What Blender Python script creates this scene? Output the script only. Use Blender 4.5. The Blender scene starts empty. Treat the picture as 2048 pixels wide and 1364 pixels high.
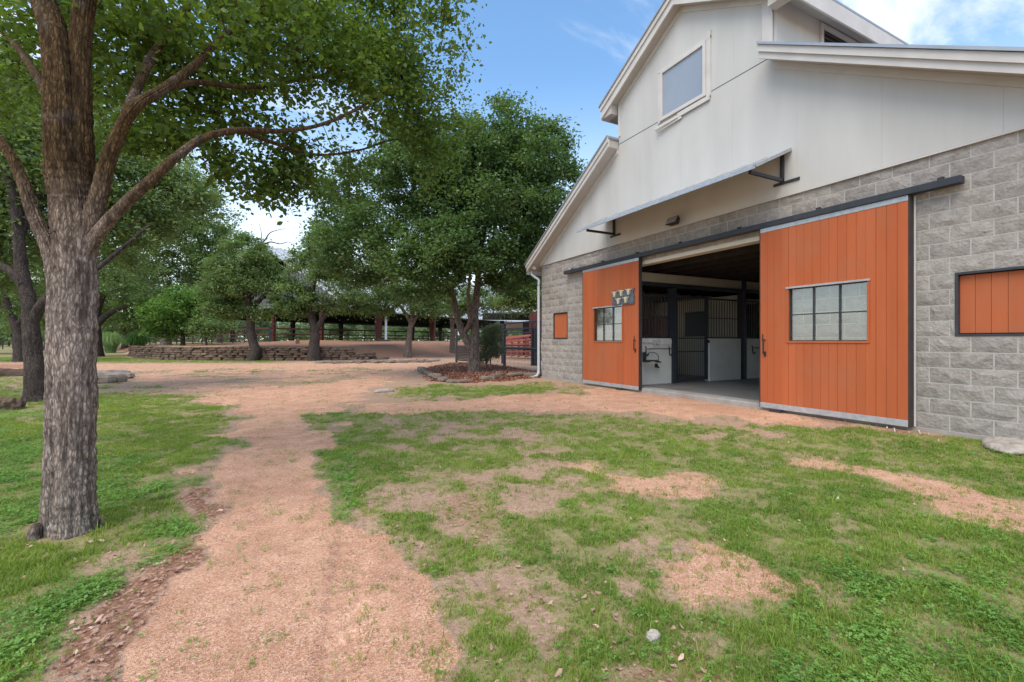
import bpy, math, random
import numpy as np
from mathutils import Vector

random.seed(7)
RNG = np.random.default_rng(7)
SC = bpy.context.scene
COL = SC.collection

# ------------------------------------------------------------------ camera
EYE = 1.3
YAW = math.atan(469 / 910)
SN, CS = math.sin(YAW), math.cos(YAW)
cam_d = bpy.data.cameras.new('camera')
cam_d.sensor_width = 36.0
cam_d.lens = 16.0
cam_d.clip_end = 3000
cam = bpy.data.objects.new('camera', cam_d)
COL.objects.link(cam)
cam.location = (0, 0, EYE)
cam.rotation_euler = (math.pi / 2, 0, -YAW)
SC.camera = cam

# ------------------------------------------------------------------ light
SUN_DIR = Vector((-0.42, -0.30, 0.86)).normalized()       # towards the sun
SUN_EL = math.asin(SUN_DIR.z)
SUN_AZ = math.atan2(SUN_DIR.x, SUN_DIR.y)
SKY_STRENGTH = 0.125
SUN_STRENGTH = 1.65
EXPOSURE = 1.12
SC.view_settings.view_transform = 'Standard'
SC.view_settings.look = 'None'
SC.view_settings.gamma = 1.0
SC.view_settings.use_curve_mapping = False
SC.view_settings.exposure = EXPOSURE

w = bpy.data.worlds.new('World')
SC.world = w
w.use_nodes = True
nt = w.node_tree
nt.nodes.clear()
N = nt.nodes.new
sky = N('ShaderNodeTexSky')
sky.sky_type = 'NISHITA'
sky.sun_disc = False
sky.sun_elevation = SUN_EL
sky.sun_rotation = SUN_AZ
sky.air_density = 1.0
sky.dust_density = 0.6
sky.ozone_density = 1.6
tc = N('ShaderNodeTexCoord')
sep = N('ShaderNodeSeparateXYZ')
nt.links.new(tc.outputs['Generated'], sep.inputs[0])


def wmath(op, a, b=None, clamp=False):
    n = N('ShaderNodeMath')
    n.operation = op
    n.use_clamp = clamp
    for i, v in enumerate((a, b)):
        if v is None:
            continue
        if isinstance(v, (int, float)):
            n.inputs[i].default_value = v
        else:
            nt.links.new(v, n.inputs[i])
    return n.outputs[0]


zc = wmath('MAXIMUM', sep.outputs['Z'], 0.0)
den = wmath('ADD', zc, 0.22)
cu = wmath('DIVIDE', sep.outputs['X'], den)
cv = wmath('DIVIDE', sep.outputs['Y'], den)
comb = N('ShaderNodeCombineXYZ')
nt.links.new(cu, comb.inputs[0])
nt.links.new(cv, comb.inputs[1])
mp = N('ShaderNodeMapping')
mp.inputs['Location'].default_value = (11.2, 9.1, 0.0)
mp.inputs['Rotation'].default_value = (0, 0, 0.6)
mp.inputs['Scale'].default_value = (0.75, 1.5, 1)
nt.links.new(comb.outputs[0], mp.inputs['Vector'])
cn = N('ShaderNodeTexNoise')
cn.inputs['Scale'].default_value = 1.25
cn.inputs['Detail'].default_value = 9.0
cn.inputs['Roughness'].default_value = 0.62
cn.inputs['Distortion'].default_value = 0.5
nt.links.new(mp.outputs[0], cn.inputs['Vector'])
cr = N('ShaderNodeMapRange')
cr.interpolation_type = 'SMOOTHSTEP'
cr.inputs['From Min'].default_value = 0.47
cr.inputs['From Max'].default_value = 0.74
nt.links.new(cn.outputs['Fac'], cr.inputs['Value'])
# pale haze low over the horizon
hz = N('ShaderNodeMapRange')
hz.interpolation_type = 'SMOOTHSTEP'
hz.inputs['From Min'].default_value = 0.52
hz.inputs['From Max'].default_value = 0.02
hz.inputs['To Max'].default_value = 0.72
nt.links.new(zc, hz.inputs['Value'])
cl = wmath('MAXIMUM', cr.outputs[0], hz.outputs[0])
cl = wmath('MULTIPLY', cl, 0.92)
tint = N('ShaderNodeMix')
tint.data_type = 'RGBA'
tint.blend_type = 'MULTIPLY'
tint.inputs[0].default_value = 1.0
nt.links.new(sky.outputs[0], tint.inputs[6])
tint.inputs[7].default_value = (0.88, 1.08, 1.12, 1)
mixc = N('ShaderNodeMix')
mixc.data_type = 'RGBA'
nt.links.new(cl, mixc.inputs[0])
nt.links.new(tint.outputs[2], mixc.inputs[6])
mixc.inputs[7].default_value = (6.3, 6.15, 5.9, 1)
bg = N('ShaderNodeBackground')
bg.inputs['Strength'].default_value = SKY_STRENGTH
nt.links.new(mixc.outputs[2], bg.inputs['Color'])
wo = N('ShaderNodeOutputWorld')
nt.links.new(bg.outputs[0], wo.inputs['Surface'])

sun_d = bpy.data.lights.new('sun', 'SUN')
sun_d.energy = SUN_STRENGTH
sun_d.angle = math.radians(50)
sun_d.color = (1.0, 0.88, 0.73)
sun = bpy.data.objects.new('sun', sun_d)
COL.objects.link(sun)
sun.location = SUN_DIR * 60
sun.rotation_euler = SUN_DIR.to_track_quat('Z', 'Y').to_euler()

# ------------------------------------------------------------------ helpers
ORIGIN = {}


def P(px, Z):
    a = (px - 1024) / 910
    return (Z * (a * CS + SN), Z * (CS - a * SN))


def H(py, Z):
    return EYE + (682 - py) * Z / 910


def P3(px, py, Z):
    x, y = P(px, Z)
    return np.array((x, y, H(py, Z)))


def tag(o, label=None, cat=None, group=None, kind=None):
    if label:
        o['label'] = label
    if cat:
        o['category'] = cat
    if group:
        o['group'] = group
    if kind:
        o['kind'] = kind
    return o


def empty(name, loc, label=None, cat=None, group=None):
    o = bpy.data.objects.new(name, None)
    o.empty_display_size = 0.2
    COL.objects.link(o)
    o.location = loc
    ORIGIN[o] = np.array(loc, float)
    return tag(o, label, cat, group)


def put(name, me, parent=None, loc=None):
    o = bpy.data.objects.new(name, me)
    COL.objects.link(o)
    base = np.zeros(3)
    if parent is not None:
        o.parent = parent
        base = ORIGIN[parent]
    if loc is not None:
        o.location = np.array(loc, float) - base
        ORIGIN[o] = np.array(loc, float)
    else:
        ORIGIN[o] = base.copy()
    return o


def raw_mesh(name, v, quads=None, tris=None, mat=None, smooth=False, attrs=None):
    """fast mesh from numpy arrays"""
    me = bpy.data.meshes.new(name)
    v = np.asarray(v, np.float32).reshape(-1, 3)
    loops, starts, n = [], [], 0
    if quads is not None and len(quads):
        q = np.asarray(quads, np.int32).reshape(-1, 4)
        loops.append(q.ravel())
        starts.append(np.arange(len(q)) * 4)
        n += q.size
    if tris is not None and len(tris):
        t = np.asarray(tris, np.int32).reshape(-1, 3)
        loops.append(t.ravel())
        starts.append(n + np.arange(len(t)) * 3)
    loops = np.concatenate(loops).astype(np.int32)
    starts = np.concatenate(starts).astype(np.int32)
    me.vertices.add(len(v))
    me.vertices.foreach_set('co', v.ravel())
    me.loops.add(len(loops))
    me.loops.foreach_set('vertex_index', loops)
    me.polygons.add(len(starts))
    me.polygons.foreach_set('loop_start', starts)
    if smooth:
        me.polygons.foreach_set('use_smooth', np.ones(len(starts), bool))
    me.update(calc_edges=True)
    if attrs:
        for k, a in attrs.items():
            a = np.asarray(a, np.float32)
            if a.ndim == 1:
                at = me.attributes.new(k, 'FLOAT', 'POINT')
                at.data.foreach_set('value', a)
            else:
                at = me.attributes.new(k, 'FLOAT_COLOR', 'POINT')
                at.data.foreach_set('color', a.ravel())
    if mat:
        me.materials.append(mat)
    return me


class MB:
    """collects simple solids for ONE mesh"""

    def __init__(self):
        self.v, self.f = [], []

    def add(self, vs, fs):
        b = len(self.v)
        self.v += [tuple(map(float, p)) for p in vs]
        self.f += [tuple(i + b for i in f) for f in fs]
        return self

    def box(self, x0, x1, y0, y1, z0, z1):
        vs = [(x, y, z) for z in (z0, z1) for y in (y0, y1) for x in (x0, x1)]
        return self.add(vs, [(0, 2, 3, 1), (4, 5, 7, 6), (0, 1, 5, 4), (1, 3, 7, 5), (3, 2, 6, 7), (2, 0, 4, 6)])

    def prism_x(self, poly, x0, x1):
        """poly: (y,z) outline, extruded along x"""
        n = len(poly)
        vs = [(x0, y, z) for y, z in poly] + [(x1, y, z) for y, z in poly]
        fs = [tuple(range(n)), tuple(range(2 * n - 1, n - 1, -1))]
        fs += [(i + n, (i + 1) % n + n, (i + 1) % n, i) for i in range(n)]
        return self.add(vs, fs)

    def prism_y(self, poly, y0, y1):
        n = len(poly)
        vs = [(x, y0, z) for x, z in poly] + [(x, y1, z) for x, z in poly]
        fs = [tuple(range(n)), tuple(range(2 * n - 1, n - 1, -1))]
        fs += [(i + n, (i + 1) % n + n, (i + 1) % n, i) for i in range(n)]
        return self.add(vs, fs)

    def prism_z(self, poly, z0, z1):
        n = len(poly)
        vs = [(x, y, z0) for x, y in poly] + [(x, y, z1) for x, y in poly]
        fs = [tuple(range(n)), tuple(range(2 * n - 1, n - 1, -1))]
        fs += [(i + n, (i + 1) % n + n, (i + 1) % n, i) for i in range(n)]
        return self.add(vs, fs)

    def bar(self, a, b, w, h=None, up=(0, 0, 1)):
        """square bar from a to b"""
        h = h or w
        a, b = Vector(a), Vector(b)
        d = (b - a).normalized()
        u = Vector(up)
        if abs(d.dot(u)) > 0.98:
            u = Vector((1, 0, 0))
        s = d.cross(u).normalized()
        t = s.cross(d).normalized()
        vs = []
        for p in (a, b):
            for i, j in ((-1, -1), (1, -1), (1, 1), (-1, 1)):
                vs.append(p + s * i * w / 2 + t * j * h / 2)
        return self.add(vs, [(3, 2, 1, 0), (4, 5, 6, 7), (0, 1, 5, 4), (1, 2, 6, 5), (2, 3, 7, 6), (3, 0, 4, 7)])

    def tube(self, pts, r, n=8, caps=True):
        v, q = tube_arrays(np.array(pts, float), np.full(len(pts), r) if np.isscalar(r) else np.array(r, float), n)
        fs = [tuple(x) for x in q]
        if caps:
            fs.append(tuple(range(n - 1, -1, -1)))
            m = (len(pts) - 1) * n
            fs.append(tuple(range(m, m + n)))
        return self.add(v, fs)

    def build(self, name, mat, parent=None, smooth=False, loc=None, bevel=0.0):
        me = bpy.data.meshes.new(name)
        off = np.zeros(3)
        if loc is not None:
            off = np.array(loc, float)
        elif parent is not None:
            off = ORIGIN[parent]
        me.from_pydata([tuple(np.array(p) - off) for p in self.v], [], self.f)
        me.materials.append(mat)
        if smooth:
            for p in me.polygons:
                p.use_smooth = True
        me.update()
        o = put(name, me, parent, loc)
        if bevel:
            bv = o.modifiers.new('bevel', 'BEVEL')
            bv.width = bevel
            bv.segments = 1
            bv.limit_method = 'ANGLE'
        return o


def tube_arrays(pts, rad, n, disp=None):
    """swept tube, rings of n vertices: vertices and quads"""
    m = len(pts)
    d = np.gradient(pts, axis=0)
    d /= np.linalg.norm(d, axis=1)[:, None] + 1e-9
    ref = np.array((1.0, 0, 0)) if abs(d[0][0]) < 0.8 else np.array((0, 1.0, 0))
    u = ref - d[0] * ref.dot(d[0])
    u /= np.linalg.norm(u)
    us = []
    for k in range(m):
        u = u - d[k] * u.dot(d[k])
        u /= np.linalg.norm(u) + 1e-9
        us.append(u)
    us = np.array(us)
    ws = np.cross(d, us)
    a = np.arange(n) * 2 * math.pi / n
    ring = us[:, None, :] * np.cos(a)[None, :, None] + ws[:, None, :] * np.sin(a)[None, :, None]
    r = rad[:, None, None]
    if disp is not None:
        r = r * (1 + disp[:, :, None])
    v = pts[:, None, :] + ring * r
    i = np.arange(m - 1)[:, None] * n
    j = np.arange(n)[None, :]
    j2 = (j + 1) % n
    q = np.stack((i + j, i + j2, i + n + j2, i + n + j), axis=-1).reshape(-1, 4)
    return v.reshape(-1, 3), q


def catmull(pts, per=6):
    p = np.array(pts, float)
    p = np.vstack((2 * p[0] - p[1], p, 2 * p[-1] - p[-2]))
    out = []
    for i in range(1, len(p) - 2):
        for t in np.linspace(0, 1, per, endpoint=False):
            a, b, c, d = p[i - 1], p[i], p[i + 1], p[i + 2]
            out.append(0.5 * (2 * b + (c - a) * t + (2 * a - 5 * b + 4 * c - d) * t * t + (3 * b - a - 3 * c + d) * t ** 3))
    out.append(p[-2])
    return np.array(out)


def _hash(ix, iy, seed):
    h = (ix.astype(np.int64) * 374761393 + iy.astype(np.int64) * 668265263 + seed * 974711) & 0x7fffffff
    h = ((h ^ (h >> 13)) * 1274126177) & 0x7fffffff
    h = h ^ (h >> 16)
    return (h & 0xffff) / 65535.0


def vnoise(x, y, seed=0):
    x, y = np.asarray(x, float), np.asarray(y, float)
    ix, iy = np.floor(x), np.floor(y)
    fx, fy = x - ix, y - iy
    fx, fy = fx * fx * (3 - 2 * fx), fy * fy * (3 - 2 * fy)
    a, b = _hash(ix, iy, seed), _hash(ix + 1, iy, seed)
    c, d = _hash(ix, iy + 1, seed), _hash(ix + 1, iy + 1, seed)
    return (a * (1 - fx) + b * fx) * (1 - fy) + (c * (1 - fx) + d * fx) * fy


def fbm(x, y, seed=0, octv=4):
    s, amp, tot = 0, 1, 0
    for k in range(octv):
        s = s + vnoise(np.asarray(x) * 2 ** k + 17.3 * k, np.asarray(y) * 2 ** k - 9.1 * k, seed + k) * amp
        tot += amp
        amp *= 0.5
    return s / tot


def sstep(a, b, x):
    t = np.clip((x - a) / (b - a), 0, 1)
    return t * t * (3 - 2 * t)


# ------------------------------------------------------------------ materials
def new_mat(name):
    m = bpy.data.materials.new(name)
    m.use_nodes = True
    t = m.node_tree
    t.nodes.clear()
    return m, t


def mat(name, c1, c2=None, scale=4.0, rough=0.8, bump=0.0, bscale=None, spec=0.3, metal=0.0, stretch=(1, 1, 1),
        island=0.0, detail=6.0, contrast=(0.3, 0.7), dirt=None, dscale=0.7, bdist=0.01):
    m, t = new_mat(name)
    n = t.nodes.new
    L = t.links.new
    b = n('ShaderNodeBsdfPrincipled')
    o = n('ShaderNodeOutputMaterial')
    L(b.outputs[0], o.inputs[0])
    g = n('ShaderNodeNewGeometry')
    mp = n('ShaderNodeMapping')
    mp.inputs['Scale'].default_value = stretch
    L(g.outputs['Position'], mp.inputs['Vector'])
    no = n('ShaderNodeTexNoise')
    no.inputs['Scale'].default_value = scale
    no.inputs['Detail'].default_value = detail
    no.inputs['Roughness'].default_value = 0.6
    L(mp.outputs[0], no.inputs['Vector'])
    rp = n('ShaderNodeValToRGB')
    rp.color_ramp.elements[0].position = contrast[0]
    rp.color_ramp.elements[1].position = contrast[1]
    c2 = c2 or tuple(x * 0.8 for x in c1)
    rp.color_ramp.elements[0].color = (*c2, 1)
    rp.color_ramp.elements[1].color = (*c1, 1)
    L(no.outputs['Fac'], rp.inputs[0])
    col = rp.outputs[0]
    if dirt:
        n2 = n('ShaderNodeTexNoise')
        n2.inputs['Scale'].default_value = dscale
        n2.inputs['Detail'].default_value = 5
        L(g.outputs['Position'], n2.inputs['Vector'])
        mr = n('ShaderNodeMapRange')
        mr.inputs['From Min'].default_value = 0.45
        mr.inputs['From Max'].default_value = 0.75
        mr.inputs['To Max'].default_value = dirt[3]
        L(n2.outputs['Fac'], mr.inputs['Value'])
        mx = n('ShaderNodeMix')
        mx.data_type = 'RGBA'
        L(mr.outputs[0], mx.inputs[0])
        L(col, mx.inputs[6])
        mx.inputs[7].default_value = (*dirt[:3], 1)
        col = mx.outputs[2]
    if island:
        mr = n('ShaderNodeMapRange')
        mr.inputs['To Min'].default_value = 1 - island
        mr.inputs['To Max'].default_value = 1 + island
        L(g.outputs['Random Per Island'], mr.inputs['Value'])
        # the share of a whole object too, so that single pieces differ
        oi = n('ShaderNodeObjectInfo')
        m2 = n('ShaderNodeMapRange')
        m2.inputs['To Min'].default_value = 1 - island
        m2.inputs['To Max'].default_value = 1 + island
        L(oi.outputs['Random'], m2.inputs['Value'])
        mu = n('ShaderNodeMath')
        mu.operation = 'MULTIPLY'
        L(mr.outputs[0], mu.inputs[0])
        L(m2.outputs[0], mu.inputs[1])
        hs = n('ShaderNodeHueSaturation')
        L(mu.outputs[0], hs.inputs['Value'])
        L(col, hs.inputs['Color'])
        col = hs.outputs[0]
    L(col, b.inputs['Base Color'])
    b.inputs['Roughness'].default_value = rough
    b.inputs['Specular IOR Level'].default_value = spec
    b.inputs['Metallic'].default_value = metal
    if bump:
        nb = n('ShaderNodeTexNoise')
        nb.inputs['Scale'].default_value = bscale or scale * 4
        nb.inputs['Detail'].default_value = 6
        L(mp.outputs[0], nb.inputs['Vector'])
        bp = n('ShaderNodeBump')
        bp.inputs['Strength'].default_value = bump
        bp.inputs['Distance'].default_value = bdist
        L(nb.outputs['Fac'], bp.inputs['Height'])
        L(bp.outputs[0], b.inputs['Normal'])
    return m


def leaf_mat(name, dark, light, trans=0.32, rough=0.5, cscale=0.9, tr_tint=(1.25, 1.2, 0.6)):
    m, t = new_mat(name)
    n, L = t.nodes.new, t.links.new
    at = n('ShaderNodeAttribute')
    at.attribute_name = 'rnd'
    g = n('ShaderNodeNewGeometry')
    no = n('ShaderNodeTexNoise')
    no.inputs['Scale'].default_value = cscale
    no.inputs['Detail'].default_value = 2
    L(g.outputs['Position'], no.inputs['Vector'])
    ad = n('ShaderNodeMath')
    ad.operation = 'MULTIPLY_ADD'
    L(no.outputs['Fac'], ad.inputs[0])
    ad.inputs[1].default_value = 1.1
    ad.inputs[2].default_value = -0.55
    a2 = n('ShaderNodeMath')
    a2.operation = 'MULTIPLY_ADD'
    a2.use_clamp = True
    L(at.outputs['Fac'], a2.inputs[0])
    a2.inputs[1].default_value = 0.75
    L(ad.outputs[0], a2.inputs[2])
    a3 = n('ShaderNodeMath')
    a3.operation = 'ADD'
    a3.use_clamp = True
    L(a2.outputs[0], a3.inputs[0])
    a3.inputs[1].default_value = 0.1
    mx = n('ShaderNodeMix')
    mx.data_type = 'RGBA'
    L(a3.outputs[0], mx.inputs[0])
    mx.inputs[6].default_value = (*dark, 1)
    mx.inputs[7].default_value = (*light, 1)
    b = n('ShaderNodeBsdfPrincipled')
    b.inputs['Roughness'].default_value = rough
    b.inputs['Specular IOR Level'].default_value = 0.35
    L(mx.outputs[2], b.inputs['Base Color'])
    tr = n('ShaderNodeBsdfTranslucent')
    tm = n('ShaderNodeMix')
    tm.data_type = 'RGBA'
    tm.blend_type = 'MULTIPLY'
    tm.inputs[0].default_value = 1
    L(mx.outputs[2], tm.inputs[6])
    tm.inputs[7].default_value = (*tr_tint, 1)
    L(tm.outputs[2], tr.inputs['Color'])
    ms = n('ShaderNodeMixShader')
    ms.inputs[0].default_value = trans
    L(b.outputs[0], ms.inputs[1])
    L(tr.outputs[0], ms.inputs[2])
    o = n('ShaderNodeOutputMaterial')
    L(ms.outputs[0], o.inputs[0])
    return m


def bark_mat(name, ridge, crack, scale=9.0, moss_shade=None, strength=0.9):
    m, t = new_mat(name)
    n, L = t.nodes.new, t.links.new
    g = n('ShaderNodeNewGeometry')
    wn = n('ShaderNodeTexNoise')
    wn.inputs['Scale'].default_value = scale * 0.5
    wn.inputs['Detail'].default_value = 3
    L(g.outputs['Position'], wn.inputs['Vector'])
    wv = n('ShaderNodeVectorMath')
    wv.operation = 'MULTIPLY_ADD'
    L(wn.outputs['Color'], wv.inputs[0])
    wv.inputs[1].default_value = (0.045 * 9 / scale,) * 3
    L(g.outputs['Position'], wv.inputs[2])
    mp = n('ShaderNodeMapping')
    mp.inputs['Scale'].default_value = (1, 1, 0.27)
    L(wv.outputs[0], mp.inputs['Vector'])
    vo = n('ShaderNodeTexVoronoi')
    vo.feature = 'DISTANCE_TO_EDGE'
    vo.inputs['Scale'].default_value = scale * 6.0
    L(mp.outputs[0], vo.inputs['Vector'])
    v2 = n('ShaderNodeTexNoise')
    v2.inputs['Scale'].default_value = scale * 6
    v2.inputs['Detail'].default_value = 6
    v2.inputs['Roughness'].default_value = 0.7
    L(mp.outputs[0], v2.inputs['Vector'])
    mr = n('ShaderNodeMapRange')
    mr.inputs['From Max'].default_value = 0.34
    mr.inputs['To Min'].default_value = 0.22
    L(vo.outputs['Distance'], mr.inputs['Value'])
    v3 = n('ShaderNodeTexNoise')
    v3.inputs['Scale'].default_value = scale * 2.6
    v3.inputs['Detail'].default_value = 9
    v3.inputs['Roughness'].default_value = 0.72
    L(mp.outputs[0], v3.inputs['Vector'])
    r3 = n('ShaderNodeMapRange')
    r3.inputs['From Min'].default_value = 0.34
    r3.inputs['From Max'].default_value = 0.62
    L(v3.outputs['Fac'], r3.inputs['Value'])
    pq = n('ShaderNodeMath')
    pq.operation = 'MULTIPLY'
    L(mr.outputs[0], pq.inputs[0])
    L(r3.outputs[0], pq.inputs[1])
    hh = n('ShaderNodeMath')
    hh.operation = 'MULTIPLY'
    L(pq.outputs[0], hh.inputs[0])
    q2 = n('ShaderNodeMath')
    q2.operation = 'MULTIPLY_ADD'
    L(v2.outputs['Fac'], q2.inputs[0])
    q2.inputs[1].default_value = 1.0
    q2.inputs[2].default_value = 0.25
    L(q2.outputs[0], hh.inputs[1])
    rp = n('ShaderNodeValToRGB')
    rp.color_ramp.elements[0].position = 0.05
    rp.color_ramp.elements[1].position = 0.55
    rp.color_ramp.elements[0].color = (*crack, 1)
    rp.color_ramp.elements[1].color = (*ridge, 1)
    L(hh.outputs[0], rp.inputs[0])
    col = rp.outputs[0]
    big = n('ShaderNodeTexNoise')
    big.inputs['Scale'].default_value = 2.6
    big.inputs['Detail'].default_value = 4
    L(g.outputs['Position'], big.inputs['Vector'])
    if moss_shade:  # moss tint and crown shade both put into the upper bark colour
        mz = n('ShaderNodeSeparateXYZ')
        L(g.outputs['Position'], mz.inputs[0])
        zr = n('ShaderNodeMapRange')
        zr.inputs['From Min'].default_value = 1.6
        zr.inputs['From Max'].default_value = 2.5
        L(mz.outputs['Z'], zr.inputs['Value'])
        b2 = n('ShaderNodeMapRange')
        b2.inputs['From Min'].default_value = 0.16
        b2.inputs['From Max'].default_value = 0.42
        b2.inputs['To Max'].default_value = 1.0
        L(big.outputs['Fac'], b2.inputs['Value'])
        mu = n('ShaderNodeMath')
        mu.operation = 'MULTIPLY'
        L(zr.outputs[0], mu.inputs[0])
        L(b2.outputs[0], mu.inputs[1])
        mx = n('ShaderNodeMix')
        mx.data_type = 'RGBA'
        mx.blend_type = 'MULTIPLY'
        L(mu.outputs[0], mx.inputs[0])
        L(col, mx.inputs[6])
        mx.inputs[7].default_value = (*moss_shade, 1)
        col = mx.outputs[2]
    hs = n('ShaderNodeHueSaturation')
    vr = n('ShaderNodeMapRange')
    vr.inputs['To Min'].default_value = 0.6
    vr.inputs['To Max'].default_value = 1.4
    L(big.outputs['Fac'], vr.inputs['Value'])
    L(vr.outputs[0], hs.inputs['Value'])
    L(col, hs.inputs['Color'])
    b = n('ShaderNodeBsdfPrincipled')
    b.inputs['Roughness'].default_value = 0.9
    b.inputs['Specular IOR Level'].default_value = 0.15
    L(hs.outputs[0], b.inputs['Base Color'])
    bp = n('ShaderNodeBump')
    bp.inputs['Strength'].default_value = strength
    bp.inputs['Distance'].default_value = 0.02
    L(hh.outputs[0], bp.inputs['Height'])
    L(bp.outputs[0], b.inputs['Normal'])
    o = n('ShaderNodeOutputMaterial')
    L(b.outputs[0], o.inputs[0])
    return m


def glass_mat(name, tintc=(0.9, 0.92, 0.92), refl=0.12):
    m, t = new_mat(name)
    n, L = t.nodes.new, t.links.new
    tr = n('ShaderNodeBsdfTransparent')
    tr.inputs['Color'].default_value = (*tintc, 1)
    gl = n('ShaderNodeBsdfGlossy')
    gl.inputs['Roughness'].default_value = 0.03
    lw = n('ShaderNodeLayerWeight')
    lw.inputs['Blend'].default_value = 0.35
    mr = n('ShaderNodeMapRange')
    mr.inputs['To Min'].default_value = refl
    mr.inputs['To Max'].default_value = 0.24
    L(lw.outputs['Fresnel'], mr.inputs['Value'])
    ms = n('ShaderNodeMixShader')
    L(mr.outputs[0], ms.inputs[0])
    L(tr.outputs[0], ms.inputs[1])
    L(gl.outputs[0], ms.inputs[2])
    o = n('ShaderNodeOutputMaterial')
    L(ms.outputs[0], o.inputs[0])
    return m


M = {}
M['orange'] = mat('orange_paint', (0.49, 0.122, 0.042), (0.40, 0.095, 0.03), 3.0, 0.6, 0.25, 60, 0.3, stretch=(1, 1, 0.12), island=0.05, bdist=0.004, dirt=(0.36, 0.15, 0.075, 0.45), dscale=1.4)
M['mortar'] = mat('mortar', (0.50, 0.48, 0.445), (0.41, 0.39, 0.36), 8, 0.95, 0.4, 60, 0.1)
M['block'] = mat('split_face_block', (0.40, 0.36, 0.325), (0.265, 0.235, 0.21), 11, 0.95, 0.8, 30, 0.12, island=0.11, detail=9, bdist=0.018,
                 dirt=(0.18, 0.155, 0.125, 0.35), dscale=0.9)
M['concrete'] = mat('concrete', (0.40, 0.385, 0.36), (0.30, 0.285, 0.265), 5, 0.9, 0.3, 50, 0.2, dirt=(0.30, 0.2, 0.14, 0.6), dscale=1.5)
M['slab'] = mat('barn_floor', (0.24, 0.23, 0.22), (0.15, 0.145, 0.14), 1.3, 0.5, 0.15, 30, 0.4)
M['galv'] = mat('galvanized', (0.56, 0.58, 0.60), (0.40, 0.42, 0.45), 14, 0.42, 0.05, 30, 0.5, metal=0.6)
M['steel'] = mat('dark_steel', (0.045, 0.05, 0.06), (0.03, 0.033, 0.04), 8, 0.5, 0.1, 40, 0.4)
M['rust'] = mat('weathered_steel', (0.06, 0.045, 0.038), (0.035, 0.03, 0.03), 8, 0.7, 0.2, 40, 0.3)
M['white_block'] = mat('painted_block', (0.80, 0.78, 0.73), (0.73, 0.71, 0.66), 2.2, 0.6, 0.2, 40, 0.3, dirt=(0.45, 0.40, 0.32, 0.35), dscale=1.2)
M['beige'] = mat('beige_board', (0.68, 0.61, 0.48), (0.60, 0.54, 0.42), 2, 0.8, 0.1, 20)
M['brownwood'] = mat('stall_wood', (0.30, 0.16, 0.11), (0.20, 0.10, 0.07), 3, 0.7, 0.3, 20, 0.3, stretch=(1, 1, 0.15), island=0.15)
M['darkwood'] = mat('dark_timber', (0.055, 0.047, 0.042), (0.032, 0.028, 0.025), 4, 0.9, 0.3, 20, 0.15)
M['trim'] = mat('trim_paint', (0.62, 0.585, 0.545), (0.55, 0.515, 0.48), 3, 0.6, 0.1, 40, 0.3, dirt=(0.4, 0.36, 0.32, 0.3), dscale=1.6)
M['soffit'] = mat('soffit_board', (0.50, 0.455, 0.41), (0.45, 0.41, 0.37), 3, 0.7, 0.1, 30)
M['roofmetal'] = mat('roof_metal', (0.42, 0.43, 0.44), (0.34, 0.35, 0.36), 3, 0.4, 0.05, 20, 0.5, metal=0.5)
M['winpane'] = mat('tinted_pane', (0.30, 0.325, 0.36), (0.26, 0.285, 0.325), 1.2, 0.12, 0, spec=0.9)
M['glass'] = glass_mat('clear_glass')
M['pipe'] = mat('downspout_paint', (0.55, 0.57, 0.60), (0.48, 0.50, 0.53), 5, 0.4, 0.05, 30, 0.5)
M['stone'] = mat('limestone', (0.26, 0.205, 0.16), (0.13, 0.105, 0.085), 6, 0.95, 0.8, 20, 0.1, island=0.2, bdist=0.03)
M['wallstone'] = mat('retaining_stone', (0.18, 0.125, 0.09), (0.09, 0.064, 0.05), 4, 0.95, 0.8, 12, 0.1, island=0.28, bdist=0.04)
M['slabstone'] = mat('slab_stone', (0.40, 0.325, 0.26), (0.22, 0.175, 0.14), 5, 0.95, 0.8, 18, 0.1, bdist=0.03)
M['rock'] = mat('pale_rock', (0.47, 0.41, 0.35), (0.27, 0.235, 0.20), 7, 0.95, 0.9, 22, 0.1, bdist=0.03)
M['railred'] = mat('red_brown_rail', (0.12, 0.045, 0.036), (0.08, 0.032, 0.028), 4, 0.7, 0.1, 20)
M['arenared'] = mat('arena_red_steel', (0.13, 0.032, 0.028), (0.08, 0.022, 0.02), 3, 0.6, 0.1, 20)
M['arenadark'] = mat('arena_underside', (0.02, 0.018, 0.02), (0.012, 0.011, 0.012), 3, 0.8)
M['arenaroof'] = mat('arena_roof', (0.50, 0.505, 0.515), (0.44, 0.445, 0.455), 1.0, 0.5, 0.05, 10, 0.4)
M['corralred'] = mat('corral_red', (0.44, 0.125, 0.09), (0.30, 0.085, 0.065), 5, 0.6, 0.1, 30)
M['cream'] = mat('cream_paint', (0.66, 0.59, 0.42), (0.48, 0.41, 0.27), 20, 0.6, 0.2, 60)
M['plate'] = mat('blue_grey_plate', (0.12, 0.155, 0.19), (0.06, 0.075, 0.095), 7, 0.5, 0.1, 40, 0.4)
M['paper'] = mat('white_sheet', (0.75, 0.77, 0.80), (0.68, 0.70, 0.74), 6, 0.7)
M['bark'] = bark_mat('oak_bark', (0.58, 0.465, 0.395), (0.10, 0.075, 0.062), 9.0, moss_shade=(0.34, 0.26, 0.14))
M['bark2'] = bark_mat('brown_bark', (0.33, 0.25, 0.21), (0.06, 0.045, 0.038), 8.0)
M['bark3'] = bark_mat('dark_bark', (0.14, 0.108, 0.092), (0.035, 0.028, 0.025), 7.0)
M['leaf'] = leaf_mat('oak_leaf', (0.048, 0.102, 0.022), (0.20, 0.30, 0.058), 0.45)
M['leaf7'] = leaf_mat('elm_leaf', (0.055, 0.118, 0.045), (0.175, 0.275, 0.095), 0.40)
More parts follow.
